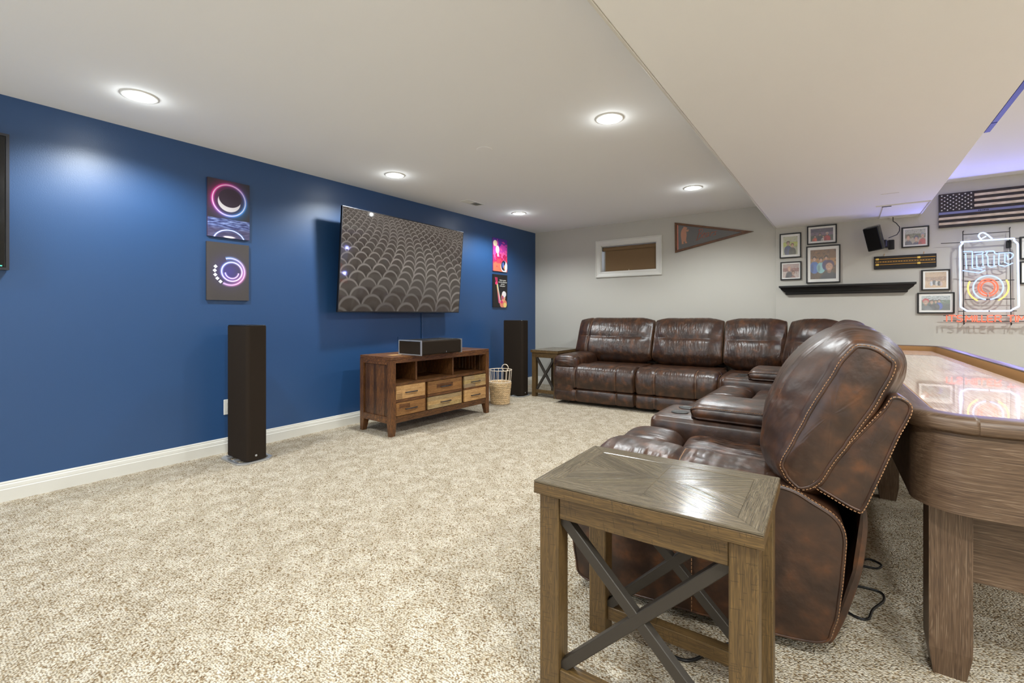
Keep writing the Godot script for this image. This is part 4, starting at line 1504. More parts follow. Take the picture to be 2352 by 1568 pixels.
func build_blue_wall_things() -> void:
	var W := 168
	var Hh := 246
	# print 1: neon ring over water, left plain inside
	var im := Image.create(W, Hh, false, Image.FORMAT_RGB8)
	im.fill(Color8(52, 48, 56))
	var nz := noise(0.04, 3, FastNoiseLite.TYPE_SIMPLEX_SMOOTH, 61)
	var pinkblue := func(x: int, y: int) -> Color:
		return Color8(236, 40, 140).lerp(Color8(40, 150, 240), clampf((x * 0.9 + y * 0.75) / 190.0 - 0.25, 0, 1))
	for y in 165:
		for x in W:
			var d := Vector2(x - 84, (y - 84)).length()
			var e := exp(-pow(maxf(0.0, d - 62.0) / 26.0, 2.0)) * (0.75 if d > 62 else 0.5)
			var c: Color = pinkblue.call(x, y)
			im.set_pixel(x, y, im.get_pixel(x, y).lerp(c, e * 0.62))
	ring(im, 84, 84, 66, 66, 1.6, Color8(255, 246, 252), pinkblue, 6.0)
	disc(im, 84, 90, 46, 44, Color8(240, 234, 240))
	disc(im, 88, 74, 46, 40, Color8(64, 50, 66))
	for y in range(165, Hh):
		for x in W:
			var k := nz.get_noise_2d(x * 0.5, y * 3.2)
			var c := Color8(46, 52, 104).lerp(Color8(150, 170, 222), clampf(0.45 + k * 1.1, 0, 1)).lerp(Color8(70, 60, 86), smoothstep(195, 215, y) * 0.75)
			im.set_pixel(x, y, c)
	ring(im, 84, 262, 62, 50, 2.0, Color8(255, 236, 250), pinkblue, 4.0, -2.9, -0.25)
	disc(im, 84, 242, 30, 6, Color8(250, 232, 238), 0.4)
	canvas(im, -1.540, -1.856, 1.737, 2.200, "upper left art print of a pink and blue neon ring over rippled water", Color8(60, 44, 66))
	# print 2: neon rings with small white darts on its left side
	im = Image.create(W, Hh, false, Image.FORMAT_RGB8)
	im.fill(Color8(72, 66, 64))
	var cool := func(x: int, y: int) -> Color:
		return Color8(60, 170, 255).lerp(Color8(250, 90, 170), clampf((x + y * 1.1) / 220.0 - 0.55, 0, 1))
	for y in Hh:
		for x in W:
			var d := Vector2(x - 84, (y - 122)).length()
			im.set_pixel(x, y, im.get_pixel(x, y).lerp(Color8(76, 66, 150), exp(-d * d / 3000.0) * 0.8))
	ring(im, 92, 122, 58, 58, 1.5, Color8(246, 226, 250), cool, 6.0, -1.9, 2.1)
	ring(im, 98, 122, 41, 41, 2.0, Color8(255, 255, 255), cool, 5.0)
	ring(im, 98, 124, 27, 27, 1.5, Color8(255, 240, 252), cool, 4.0, 0.1, 3.05)
	for k in 5:
		var a := PI * 0.72 + k * 0.30
		var p := Vector2(92 + cos(a) * 62, 122 + sin(a) * 58)
		for y in range(-9, 10):
			for x in range(-9, 10):
				if absf(x) + absf(y) < 9:
					im.set_pixel(clampi(int(p.x) + x, 0, W - 1), clampi(int(p.y) + y, 0, Hh - 1), Color8(238, 242, 250))
	canvas(im, -1.534, -1.850, 1.232, 1.694, "lower left art print of glowing double neon circles on dark gray", Color8(58, 52, 50))
	# print 3: purple to orange clouds with pale shapes
	im = Image.create(W, Hh, false, Image.FORMAT_RGB8)
	for y in Hh:
		for x in W:
			var k := nz.get_noise_2d(x * 0.5, y * 0.5) * 60.0 + y
			var c := Color8(86, 44, 150)
			if k > 40: c = Color8(206, 62, 170)
			if k > 95: c = Color8(236, 92, 158)
			if k > 125: c = Color8(190, 32, 92)
			if k > 160: c = Color8(232, 66, 84)
			if k > 190: c = Color8(242, 112, 84)
			im.set_pixel(x, y, c)
	disc(im, 24, 40, 24, 24, Color8(232, 214, 180))
	disc(im, 50, 84, 22, 30, Color8(244, 240, 246))
	disc(im, 56, 122, 9, 16, Color8(236, 232, 244))
	disc(im, 130, 206, 40, 44, Color8(240, 236, 240))
	disc(im, 126, 200, 32, 38, Color8(40, 40, 66))
	disc(im, 118, 196, 10, 22, Color8(90, 120, 200))
	disc(im, 134, 212, 9, 18, Color8(240, 150, 90))
	disc(im, 150, 214, 12, 40, Color8(226, 224, 232))
	canvas(im, -5.170, -5.505, 1.738, 2.213, "upper right art print of purple, pink and orange clouds with pale shapes", Color8(120, 60, 130))
	# print 4: quotation over a raised arm
	im = Image.create(W, Hh, false, Image.FORMAT_RGB8)
	im.fill(Color8(30, 26, 26))
	for k in 60:
		var u := k / 59.0
		var p := Vector2(46, 70).lerp(Vector2(78, 210), u)
		disc(im, p.x, p.y, 8 + 8 * u, 6, Color8(236, 216, 120).lerp(Color8(226, 84, 140), u))
		disc(im, p.x + 5, p.y, 4 + 3 * u, 6, Color8(120, 200, 190).lerp(Color8(250, 236, 230), u))
	for k in 4:
		for j in 12:
			disc(im, 22 + k * 8 + j * (1.2 - k * 0.25), 24 + j * 4, 3, 3, Color8(226, 52, 110))
	disc(im, 36, 66, 14, 12, Color8(222, 60, 112))
	disc(im, 120, 218, 44, 34, Color8(238, 140, 110))
	disc(im, 120, 168, 25, 34, Color8(240, 170, 130))
	disc(im, 128, 146, 26, 24, Color8(246, 240, 238))
	disc(im, 112, 172, 10, 16, Color8(180, 60, 120))
	disc(im, 100, 205, 14, 12, Color8(226, 60, 120))
	disc(im, 140, 228, 20, 20, Color8(250, 220, 130))
	canvas(im, -5.170, -5.508, 1.217, 1.692, "lower right art print, dark with a white quotation and a raised arm", Color8(34, 28, 28))
	var t: Node3D = get_child(get_child_count() - 1)
	var lines := ["“Life is a game", "made for everyone", "and love", "is the prize.”"]
	for k in 4:
		var m := part(t, "lettering", text_mesh(lines[k], 0.0225, 0.0006), M.plastic_white)
		m.transform = Transform3D(Basis(Vector3(0, 0, -1), Vector3.UP, Vector3(1, 0, 0)), Vector3(0.0189, 0.395 - k * 0.028, -0.055))
	# screen that the left picture edge cuts off
	var tv := thing("wall_screen", "black framed flat screen on the blue wall, cut off by the left picture edge", "television", Vector3(XB, 1.38, 0.215))
	part(tv, "housing", boxg(Vector3(0.03, 0.402, 0), Vector3(0.052, 0.804, 1.38), 0.004), M.black)
	part(tv, "bezel", mitred(1.38, 0.804, [Vector2(0, 0), Vector2(0, 0.006), Vector2(0.014, 0.006), Vector2(0.016, 0)], Transform3D(Basis(Vector3(0, 0, -1), Vector3.UP, Vector3(1, 0, 0)), Vector3(0.056, 0.402, 0))), M.gunmetal)
	part(tv, "screen", boxg(Vector3(0.0575, 0.402, 0), Vector3(0.002, 0.77, 1.34), 0.0003), flat(Color8(16, 15, 15), 0.12))
	part(tv, "power_light", boxg(Vector3(0.0595, 0.024, -0.655), Vector3(0.002, 0.006, 0.012), 0.0005), glow(Color8(70, 240, 190), 1.5))
	# outlets
	outlet("white wall outlet low on the blue wall, half hidden by the near tower speaker", Vector3(XB, 0.305, -1.70), M.plastic_white)
	outlet("blue painted wall outlet just above the console, left of the center speaker", Vector3(XB, 0.745, -3.495), M.blue)


func outlet(label: String, pos: Vector3, mat: Material) -> void:
	var t := thing("wall_outlet", label, "outlet", pos)
	part(t, "cover_plate", boxg(Vector3(0.003, 0.06, 0), Vector3(0.006, 0.122, 0.075), 0.002), mat)
	for k in [-1.0, 1.0]:
		part(t, "socket", boxg(Vector3(0.0065, 0.06 + k * 0.02, 0), Vector3(0.003, 0.03, 0.034), 0.001), M.white if mat != M.blue else M.blue)


func build_tv() -> void:
	# the set hangs on a tilting mount, its top edge further out
	var bz := Vector3(-3.945, 1.137, -3.466)
	var tilt := atan2(0.079, 1.011)
	var t := thing("television", "large wall mounted television tilted downward, showing rows of gray stadium seats", "television", bz, deg_to_rad(1.0))
	var w := 1.739
	var h := 1.014
	var X := Transform3D(Basis(Vector3(0, 0, 1), -tilt), Vector3.ZERO)
	var g := G.new()
	g.box(Vector3(-0.012, h / 2, 0), Vector3(0.024, h, w), 0.003, X)
	part(t, "panel", g, M.black)
	g = G.new()
	g.box(Vector3(-0.04, 0.30, 0), Vector3(0.04, 0.52, 1.2), 0.01, X)
	part(t, "rear_housing", g, M.black_soft)
	part(t, "bezel", mitred(w, h, [Vector2(0, -0.022), Vector2(0, 0.002), Vector2(0.006, 0.003), Vector2(0.008, 0)], X * Transform3D(Basis(Vector3(0, 0, -1), Vector3.UP, Vector3(1, 0, 0)), Vector3(0, h / 2, 0))), M.gunmetal)
	# picture: rows of folded seats seen from above
	var iw := 640
	var ih := 376
	var im := Image.create(iw, ih, false, Image.FORMAT_RGB8)
	im.fill(Color8(74, 66, 60))
	var rng := RandomNumberGenerator.new()
	rng.seed = 2
	var yy := -14.0
	var row := 0
	while yy < ih + 90:
		var f := yy / ih
		var sz := 13.0 + 46.0 * f
		var step := sz * 1.9
		var slope := 0.16 - 0.10 * f
		var x := -step * (0.5 if row % 2 else 0.0) - sz
		while x < iw + sz:
			var cy := yy + (x - iw * 0.55) * (x - iw * 0.55) * 0.00018 + rng.randf() * 2.0
			var blur := 0.10 + 0.25 * maxf(0.0, f - 0.6)
			var lum := 0.86 + rng.randf() * 0.16 - 0.55 * maxf(0.0, f - 0.55)
			disc(im, x, cy + sz * 0.62, sz, sz * 0.98, Color8(int(142 * lum), int(134 * lum), int(127 * lum)), blur * 0.5)
			disc(im, x + sz * 0.03, cy + sz * 0.80, sz * 0.93, sz * 0.98, Color8(int(70 + 14 * (1.0 - f)), int(63 + 13 * (1.0 - f)), int(58 + 12 * (1.0 - f))), blur * 0.6)
			disc(im, x, cy + sz * 1.1, sz * 0.7, sz * 0.8, Color8(50, 44, 40, 170), 0.8)
			x += step
		yy += sz * 0.72
		row += 1
	var sm := StandardMaterial3D.new()
	sm.albedo_color = Color8(8, 8, 8)
	sm.roughness = 0.04
	sm.emission_enabled = true
	sm.emission_texture = ImageTexture.create_from_image(im)
	sm.emission = Color.BLACK
	sm.emission_operator = BaseMaterial3D.EMISSION_OP_ADD
	sm.emission_energy_multiplier = 0.62
	sm.texture_repeat = false
	g = G.new()
	var a := 0.0007
	g.face([X * Vector3(a, 0.012, w / 2 - 0.007), X * Vector3(a, 0.012, -w / 2 + 0.007), X * Vector3(a, h - 0.007, -w / 2 + 0.007), X * Vector3(a, h - 0.007, w / 2 - 0.007)], X * Vector3(-1, h / 2, 0), [Vector2(0, 1), Vector2(1, 1), Vector2(1, 0), Vector2(0, 0)])
	part(t, "screen", g, sm)
	var al := AreaLight3D.new()
	al.name = "screen_light"
	al.area_size = Vector2(w - 0.02, h - 0.02)
	al.light_energy = 0.02
	al.light_color = Color8(236, 226, 216)
	al.area_range = 6.0
	al.shadow_enabled = true
	al.transform = X * Transform3D(Basis(Vector3(0, 0, -1), Vector3.UP, Vector3(1, 0, 0)) * Basis(Vector3.UP, PI), Vector3(0.01, h / 2, 0))
	t.add_child(al)
	# mount arm to the wall
	g = G.new()
	g.box(Vector3(-0.126, 0.42, 0.0), Vector3(0.014, 0.42, 0.6), 0.002)
	g.box(Vector3(-0.075, 0.42, -0.12), Vector3(0.10, 0.05, 0.03), 0.002)
	g.box(Vector3(-0.075, 0.42, 0.12), Vector3(0.10, 0.05, 0.03), 0.002)
	part(t, "wall_mount", g, M.black_soft)
	single("cord_cover", boxg(Vector3(0.008, 0.17, 0), Vector3(0.014, 0.40, 0.022), 0.003), M.blue, "blue painted vertical cord cover running down the wall from the television", "cord cover", "", Vector3(XB, 0.83, -3.82))


func build_towers() -> void:
	tower("near black tower speaker on a silver base, in front of the white baseboard", Vector3(-3.76, 0, -1.703))
	tower("far black tower speaker behind the wicker basket, near the room corner", Vector3(-3.675, 0, -5.19))


func tower(label: String, pos: Vector3) -> void:
	var t := thing("tower_speaker", label, "speaker", pos, 0.0, "pair of tower speakers")
	var dx := 0.157
	var dz := 0.076
	# body with rounded front corners, a slightly dished top cap
	var poly := PackedVector2Array()
	poly.append(Vector2(-dx, -dz))
	for k in 7:
		var a := -PI / 2 + PI / 2 * k / 6.0
		poly.append(Vector2(dx - 0.03 + cos(a) * 0.03, -dz + 0.03 + sin(a) * 0.03))
	for k in 7:
		var a := PI / 2 * k / 6.0
		poly.append(Vector2(dx - 0.03 + cos(a) * 0.03, dz - 0.03 + sin(a) * 0.03))
	poly.append(Vector2(-dx, dz))
	var up := Transform3D(Basis(Vector3(1, 0, 0), Vector3(0, 0, 1), Vector3(0, 1, 0)), Vector3.ZERO)
	var g := G.new()
	g.prism(poly, 0.018, 1.028, 0.002, up)
	part(t, "grille_sock", g, M.cloth)
	g = G.new()
	var cap := PackedVector2Array()
	for q in poly:
		cap.append(q * 0.985)
	g.prism(cap, 1.028, 1.036, 0.003, up)
	part(t, "top_cap", g, M.black)
	# base outline of flat silver bar with clipped corners
	g = G.new()
	var bx := dx + 0.012
	var bz := dz + 0.055
	var ring_pts := [Vector2(-bx, -bz + 0.03), Vector2(-bx + 0.03, -bz), Vector2(bx - 0.05, -bz), Vector2(bx, -bz + 0.05), Vector2(bx, bz - 0.05), Vector2(bx - 0.05, bz), Vector2(-bx + 0.03, bz), Vector2(-bx, bz - 0.03)]
	for k in ring_pts.size():
		var a: Vector2 = ring_pts[k]
		var b: Vector2 = ring_pts[(k + 1) % ring_pts.size()]
		var ai := a * Vector2((bx - 0.022) / bx, (bz - 0.022) / bz)
		var bi := b * Vector2((bx - 0.022) / bx, (bz - 0.022) / bz)
		g.hexa([Vector3(a.x, 0.002, a.y), Vector3(b.x, 0.002, b.y), Vector3(bi.x, 0.002, bi.y), Vector3(ai.x, 0.002, ai.y)], [Vector3(a.x, 0.014, a.y), Vector3(b.x, 0.014, b.y), Vector3(bi.x, 0.014, bi.y), Vector3(ai.x, 0.014, ai.y)])
	g.box(Vector3(0.02, 0.011, 0), Vector3(0.03, 0.014, 2 * bz - 0.04), 0.001)
	g.box(Vector3(-0.1, 0.011, 0), Vector3(0.03, 0.014, 2 * bz - 0.04), 0.001)
	part(t, "base_frame", g, M.silver)
	g = G.new()
	g.lathe([Vector2(0, 0.0), Vector2(0.006, 0.0), Vector2(0.008, 0.002), Vector2(0.008, 0.004), Vector2(0, 0.004)], 14, Transform3D(Basis(Vector3(0, 1, 0), Vector3(1, 0, 0), Vector3(0, 0, 1)), Vector3(dx - 0.001, 0.055, 0.01)))
	part(t, "badge", g, M.silver)


func build_basket() -> void:
	var t := thing("storage_basket", "round basket with woven seagrass body and open wire rim, right of the console", "basket", Vector3(-3.52, 0, -4.62))
	var rad := func(y: float) -> float: return 0.118 + 0.03 * smoothstep(0.0, 0.42, y)
	# braided rows: each strand is a short slanted plump capsule
	var g := G.new()
	g.lathe([Vector2(0, 0.004), Vector2(rad.call(0.0) - 0.012, 0.004), Vector2(rad.call(0.26) - 0.012, 0.26), Vector2(rad.call(0.26) - 0.018, 0.26), Vector2(rad.call(0.0) - 0.02, 0.012), Vector2(0, 0.012)], 40)
	part(t, "inner_wall", g, M.seagrass)
	var cap := CapsuleMesh.new()
	cap.radius = 0.0125
	cap.height = 0.046
	cap.radial_segments = 8
	cap.rings = 2
	var mm := MultiMesh.new()
	mm.transform_format = MultiMesh.TRANSFORM_3D
	mm.use_colors = true
	mm.mesh = cap
	var rows := 11
	var per := 30
	mm.instance_count = rows * per
	var rng := RandomNumberGenerator.new()
	rng.seed = 9
	for i in rows:
		var y := 0.012 + i * 0.0242
		for j in per:
			var a := TAU * (j + 0.5 * (i % 2)) / per
			var r: float = rad.call(y) - 0.006
			var tang := Vector3(-sin(a), 0, cos(a))
			var dir := (tang + Vector3.UP * (0.42 if i % 2 else -0.42) + Vector3(rng.randf() - 0.5, rng.randf() - 0.5, rng.randf() - 0.5) * 0.25).normalized()
			var x := dir.cross(Vector3(cos(a), 0, sin(a))).normalized()
			mm.set_instance_transform(i * per + j, Transform3D(Basis(x, dir, x.cross(dir)), Vector3(cos(a) * r, y, sin(a) * r)))
			var k := 0.8 + rng.randf() * 0.35
			mm.set_instance_color(i * per + j, Color(k, k * 0.98, k * 0.94))
	var wv := MultiMeshInstance3D.new()
	wv.name = "weave"
	wv.multimesh = mm
	wv.material_override = M.seagrass
	wv.set_meta("kind", "stuff")
	t.add_child(wv)
	# wire uprights and rim
	for k in 16:
		var a := TAU * k / 16.0
		g = G.new()
		g.tube([Vector3(cos(a), 0, sin(a)) * (rad.call(0.2) - 0.002) + Vector3.UP * 0.22, Vector3(cos(a), 0, sin(a)) * rad.call(0.42) + Vector3.UP * 0.42], 0.0034, 7)
		part(t, "wire_upright", g, M.wire)
	for y in [0.42, 0.272]:
		g = G.new()
		var pts := []
		for k in 40:
			var a := TAU * k / 40.0
			pts.append(Vector3(cos(a) * rad.call(y), y, sin(a) * rad.call(y)))
		g.tube(pts, 0.0045, 8, true)
		part(t, "wire_ring", g, M.wire)
	for s in [Vector3(-0.195, 0, -0.98), Vector3(-0.75, 0, 0.66)]:
		g = G.new()
		var pts := []
		var side: Vector3 = Vector3.UP.cross(s)
		for k in 28:
			var a := TAU * k / 28.0
			pts.append(s * 0.148 + side * cos(a) * 0.045 + Vector3.UP * (0.428 + sin(a) * 0.045))
		g.tube(pts, 0.0052, 8, true)
		part(t, "handle", g, M.wire)


func photo(kind: int) -> Image:
	var w := 120
	var h := 90
	if kind in [0, 2]:
		w = 90
		h = 120
	var im := Image.create(w, h, false, Image.FORMAT_RGB8)
	var nz := noise(0.08, 3, FastNoiseLite.TYPE_SIMPLEX_SMOOTH, 90 + kind)
	var pal: Array = [
		[[210, 206, 200], [196, 206, 90], [170, 168, 160]], [[48, 42, 74], [120, 96, 116], [58, 76, 48]], [[112, 78, 44], [186, 130, 66], [60, 46, 36]], [[190, 170, 160], [150, 100, 90], [220, 210, 200]],
		[[214, 214, 214], [96, 104, 72], [206, 190, 176]], [[204, 170, 128], [150, 110, 70], [212, 176, 130]], [[206, 210, 216], [86, 112, 92], [74, 82, 84]]][kind]
	for y in h:
		for x in w:
			var k := clampf(0.5 + nz.get_noise_2d(x * 2.0, y * 3.0) * 1.4, 0, 1)
			var f := float(y) / h
			var a := Color8(pal[0][0], pal[0][1], pal[0][2])
			var b := Color8(pal[1][0], pal[1][1], pal[1][2])
			var c := Color8(pal[2][0], pal[2][1], pal[2][2])
			im.set_pixel(x, y, (a if f < 0.3 else b if f < 0.55 else c).lerp(b, k * 0.5))
	var skin := Color8(222, 170, 138)
	# people: [x, head y, head size, shirt colour, hair or cap colour], in shares of the picture
	var who: Array = [
		[[0.34, 0.36, 0.085, Color8(44, 58, 110), Color8(90, 66, 44)], [0.64, 0.48, 0.08, Color8(70, 70, 50), Color8(120, 76, 44)]],
		[[0.2, 0.62, 0.07, Color8(230, 84, 40), Color8(40, 34, 40)], [0.42, 0.48, 0.08, Color8(32, 34, 56), Color8(30, 28, 40)], [0.57, 0.66, 0.06, Color8(220, 214, 210), Color8(80, 50, 40)], [0.74, 0.44, 0.085, Color8(196, 44, 44), Color8(210, 190, 180)]],
		[[0.16, 0.30, 0.06, Color8(58, 112, 196), Color8(60, 44, 36)], [0.42, 0.34, 0.055, Color8(150, 214, 216), Color8(60, 40, 34)], [0.62, 0.28, 0.05, Color8(50, 60, 140), Color8(40, 34, 34)], [0.74, 0.55, 0.13, Color8(40, 46, 58), Color8(74, 42, 90)]],
		[[0.4, 0.34, 0.13, Color8(60, 56, 62), Color8(196, 150, 126)], [0.64, 0.66, 0.13, Color8(150, 100, 84), Color8(110, 66, 44)]],
		[[0.16, 0.5, 0.13, Color8(48, 54, 84), Color8(96, 66, 46)], [0.55, 0.6, 0.14, Color8(52, 54, 96), Color8(38, 44, 92)], [0.86, 0.42, 0.12, Color8(190, 50, 60), Color8(150, 156, 180)]],
		[[0.3, 0.5, 0.045, Color8(210, 214, 220), Color8(50, 40, 36)], [0.43, 0.44, 0.045, Color8(40, 40, 44), Color8(50, 40, 36)], [0.55, 0.5, 0.045, Color8(210, 206, 200), Color8(60, 44, 40)], [0.66, 0.5, 0.045, Color8(36, 40, 46), Color8(50, 40, 36)], [0.76, 0.56, 0.04, Color8(200, 170, 160), Color8(80, 60, 50)]],
		[[0.62, 0.36, 0.07, Color8(54, 84, 180), Color8(60, 50, 46)], [0.5, 0.4, 0.08, Color8(60, 64, 70), Color8(70, 54, 44)], [0.36, 0.42, 0.1, Color8(44, 50, 60), Color8(66, 50, 42)], [0.15, 0.40, 0.15, Color8(96, 104, 108), Color8(190, 48, 56)]]][kind]
	var rng := RandomNumberGenerator.new()
	rng.seed = 40 + kind
	# busy background: blurred shapes of stands, trees, shelves or a crowd
	for k in 90:
		var c := im.get_pixel(rng.randi() % w, rng.randi() % h)
		c = c.lightened(rng.randf() * 0.4) if rng.randf() < 0.5 else c.darkened(rng.randf() * 0.45)
		c.a = 0.7
		disc(im, rng.randf() * w, rng.randf() * h * 0.75, 1.5 + rng.randf() * 6.0, 1.0 + rng.randf() * 3.5, c, 0.5)
	for p in who:
		var x: float = p[0] * w
		var r: float = p[2] * h * 1.3
		var y: float = p[1] * h
		var tone := skin.darkened(rng.randf() * 0.2)
		disc(im, x, y + r * 3.9, r * 1.95, r * 2.9, p[3], 0.12)
		disc(im, x - r * 0.9, y + r * 4.2, r * 0.8, r * 2.4, p[3].darkened(0.25), 0.5)
		disc(im, x + r * 0.5, y + r * 3.2, r * 0.9, r * 1.6, Color(p[3].lightened(0.18), 0.6), 0.8)
		disc(im, x, y + r * 1.15, r * 0.42, r * 0.5, tone.darkened(0.25), 0.2)
		disc(im, x, y - r * 0.22, r * 0.92, r * 0.98, p[4], 0.12)
		disc(im, x, y + r * 0.24, r * 0.72, r * 0.92, tone, 0.2)
		disc(im, x + r * 0.2, y + r * 0.2, r * 0.38, r * 0.5, Color(tone.lightened(0.25), 0.7), 0.9)
		disc(im, x - r * 0.27, y + r * 0.08, r * 0.15, r * 0.09, Color8(84, 56, 46, 200), 0.6)
		disc(im, x + r * 0.27, y + r * 0.08, r * 0.15, r * 0.09, Color8(84, 56, 46, 200), 0.6)
		disc(im, x, y + r * 0.34, r * 0.1, r * 0.16, tone.darkened(0.18), 0.7)
		disc(im, x, y + r * 0.68, r * 0.27, r * 0.08, Color8(240, 226, 218), 0.3)
	for y in h:
		for x in w:
			var c := im.get_pixel(x, y)
			im.set_pixel(x, y, c.lightened(rng.randf() * 0.06).darkened(rng.randf() * 0.06))
	return im


func framed(label: String, x0: float, x1: float, y0: float, y1: float, kind: int, px: float, py: float) -> void:
	var w := x1 - x0
	var h := y1 - y0
	var t := thing("picture_frame", label, "picture frame", Vector3((x0 + x1) / 2, y0, ZB + 0.02), 0.0, "black framed snapshots on the gray wall")
	part(t, "frame", mitred(w, h, [Vector2(0, 0), Vector2(0, 0.022), Vector2(0.003, 0.024), Vector2(0.010, 0.024), Vector2(0.012, 0.020), Vector2(0.012, 0)], Transform3D(Basis.IDENTITY, Vector3(0, h / 2, 0))), M.black)
	part(t, "mat_board", boxg(Vector3(0, h / 2, 0.009), Vector3(w - 0.022, h - 0.022, 0.006), 0.0), M.mat_board)
	var g := G.new()
	var hw := w / 2 - px
	var z := 0.0128
	g.face([Vector3(-hw, py, z), Vector3(hw, py, z), Vector3(hw, h - py, z), Vector3(-hw, h - py, z)], Vector3(0, h / 2, -1), [Vector2(0, 1), Vector2(1, 1), Vector2(1, 0), Vector2(0, 0)])
	part(t, "photograph", g, printed(photo(kind), 0.4))
	part(t, "glazing", boxg(Vector3(0, h / 2, 0.0165), Vector3(w - 0.023, h - 0.023, 0.002), 0.0), M.glass)


func build_back_wall_things() -> void:
	framed("small portrait framed snapshot of a couple by a green field, nearest the wall corner", -0.626, -0.410, 1.775, 2.062, 0, 0.036, 0.038)
	framed("landscape framed snapshot of people in a stadium, directly above the largest picture", -0.353, -0.074, 1.912, 2.121, 1, 0.034, 0.034)
	framed("largest portrait framed snapshot, standing on the crown shelf", -0.361, -0.042, 1.471, 1.892, 2, 0.04, 0.045)
	framed("small framed snapshot of two smiling faces, below the couple at the field", -0.618, -0.408, 1.518, 1.730, 3, 0.024, 0.026)
	framed("framed snapshot of three faces in hats, right of the wall speaker", 0.477, 0.691, 1.806, 2.018, 4, 0.027, 0.027)
	framed("framed snapshot of a standing group before a house, above the widest landscape frame", 0.632, 0.847, 1.360, 1.568, 5, 0.028, 0.026)
	framed("landscape framed selfie of a row of people, lowest frame beside the neon sign", 0.601, 0.879, 1.126, 1.337, 6, 0.032, 0.032)
	framed("framed picture at the right picture edge, upper one beyond the neon sign", 1.322, 1.53, 1.63, 1.84, 4, 0.03, 0.03)
	framed("framed picture at the right picture edge, lower one beyond the neon sign", 1.322, 1.53, 1.40, 1.61, 3, 0.03, 0.03)
	# crown shelf
	var t := thing("crown_shelf", "long black crown moulding wall shelf under the framed snapshots", "shelf", Vector3(-0.02, 1.345, ZB + 0.02))
	var g := G.new()
	var lv := [[0.0, 0.040], [0.008, 0.044], [0.026, 0.047], [0.028, 0.056], [0.034, 0.058], [0.042, 0.068], [0.056, 0.084], [0.076, 0.094], [0.079, 0.104], [0.083, 0.106], [0.098, 0.106]]
	var ring := func(q: Array) -> Array:
		var hx: float = 0.5 + q[1]
		return [Vector3(-hx, q[0], 0), Vector3(hx, q[0], 0), Vector3(hx, q[0], q[1]), Vector3(-hx, q[0], q[1])]
	for k in lv.size() - 1:
		g.hexa(ring.call(lv[k]), ring.call(lv[k + 1]))
	part(t, "moulding", g, M.black)
	part(t, "shelf_board", boxg(Vector3(0, 0.099, 0.0535), Vector3(1.214, 0.004, 0.107), 0.001), M.black)
	# wall speaker on a swivel bracket
	var sp := thing("wall_speaker", "small black satellite speaker angled on the gray wall under the soffit", "speaker", Vector3(0.245, 1.90, -6.03), deg_to_rad(-12.0))
	var pol := PackedVector2Array([Vector2(-0.065, 0.06), Vector2(-0.03, 0.074), Vector2(0.03, 0.074), Vector2(0.065, 0.06), Vector2(0.07, 0.0), Vector2(0.055, -0.1), Vector2(-0.055, -0.1), Vector2(-0.07, 0.0)])
	var tiltx := Basis(Vector3(1, 0, 0), deg_to_rad(14.0)) * Basis(Vector3(0, 0, 1), deg_to_rad(9.0))
	g = G.new()
	g.prism(pol, -0.12, 0.12, 0.005, Transform3D(tiltx * Basis(Vector3(1, 0, 0), Vector3(0, 0, 1), Vector3(0, 1, 0)), Vector3.ZERO))
	part(sp, "cabinet", g, flat(Color8(6, 6, 7), 0.25))
	g = G.new()
	g.box(Vector3(0, 0, 0.071), Vector3(0.112, 0.225, 0.012), 0.005, Transform3D(tiltx, Vector3.ZERO))
	part(sp, "grille", g, flat(Color8(7, 6, 6), 0.7, 0.3))
	g = G.new()
	g.box(Vector3(0.06, -0.05, -0.16), Vector3(0.05, 0.07, 0.16), 0.006)
	g.box(Vector3(0.10, -0.055, -0.235), Vector3(0.05, 0.10, 0.03), 0.004)
	part(sp, "swivel_bracket", g, M.black_soft)
	var wires := G.new()
	wires.tube([Vector3(0.12, 0.225, -0.20), Vector3(0.123, 0.18, -0.18), Vector3(0.15, 0.155, -0.17), Vector3(0.178, 0.11, -0.16), Vector3(0.178, 0.07, -0.15), Vector3(0.16, 0.03, -0.13), Vector3(0.10, 0.0, -0.09)], 0.004, 7)
	part(sp, "wire", wires, M.cord)
	# flag of planks
	var fl := thing("flag_panel", "wooden plank flag with white stars, black and cream stripes and one blue-gray stripe", "wall art", Vector3(0.762, 1.980, ZB + 0.02))
	var fw := 0.66
	var sh := 0.335 / 13.0
	var rng := RandomNumberGenerator.new()
	rng.seed = 12
	var dark := grained(ntex(noise(0.02, 4, FastNoiseLite.TYPE_SIMPLEX_SMOOTH, 55), 256, ramp([[30, 26, 28], [48, 40, 38], [86, 62, 46]], [0.3, 0.6, 0.9])), Vector3(2, 14, 6), 0.6)
	var cream := grained(ntex(noise(0.02, 4, FastNoiseLite.TYPE_SIMPLEX_SMOOTH, 56), 256, ramp([[206, 186, 160], [232, 216, 194]], [0.3, 0.7])), Vector3(2, 14, 6), 0.6)
	var slate := flat(Color8(128, 130, 168), 0.6)
	var canton := 0.254
	for k in 13:
		var y := 0.335 - (k + 0.5) * sh
		var x0 := canton if k < 7 else 0.0
		var mat: Material = slate if k == 7 else dark if k % 2 == 0 else cream
		var gg := G.new()
		var s := 0.92 + rng.randf() * 0.14
		gg.tint = Color(s, s, s)
		gg.box(Vector3((x0 + fw) / 2, y, 0.016 + rng.randf() * 0.0012), Vector3(fw - x0 - 0.0006, sh - 0.0012, 0.022), 0.001)
		part(fl, "stripe_plank", gg, mat)
	part(fl, "canton_board", boxg(Vector3(canton / 2, 0.335 - 3.5 * sh, 0.0165), Vector3(canton - 0.0012, 7 * sh - 0.001, 0.022), 0.001), dark)
	part(fl, "backing_board", boxg(Vector3(fw / 2, 0.1675, 0.003), Vector3(fw - 0.01, 0.325, 0.006), 0.001), M.black_soft)
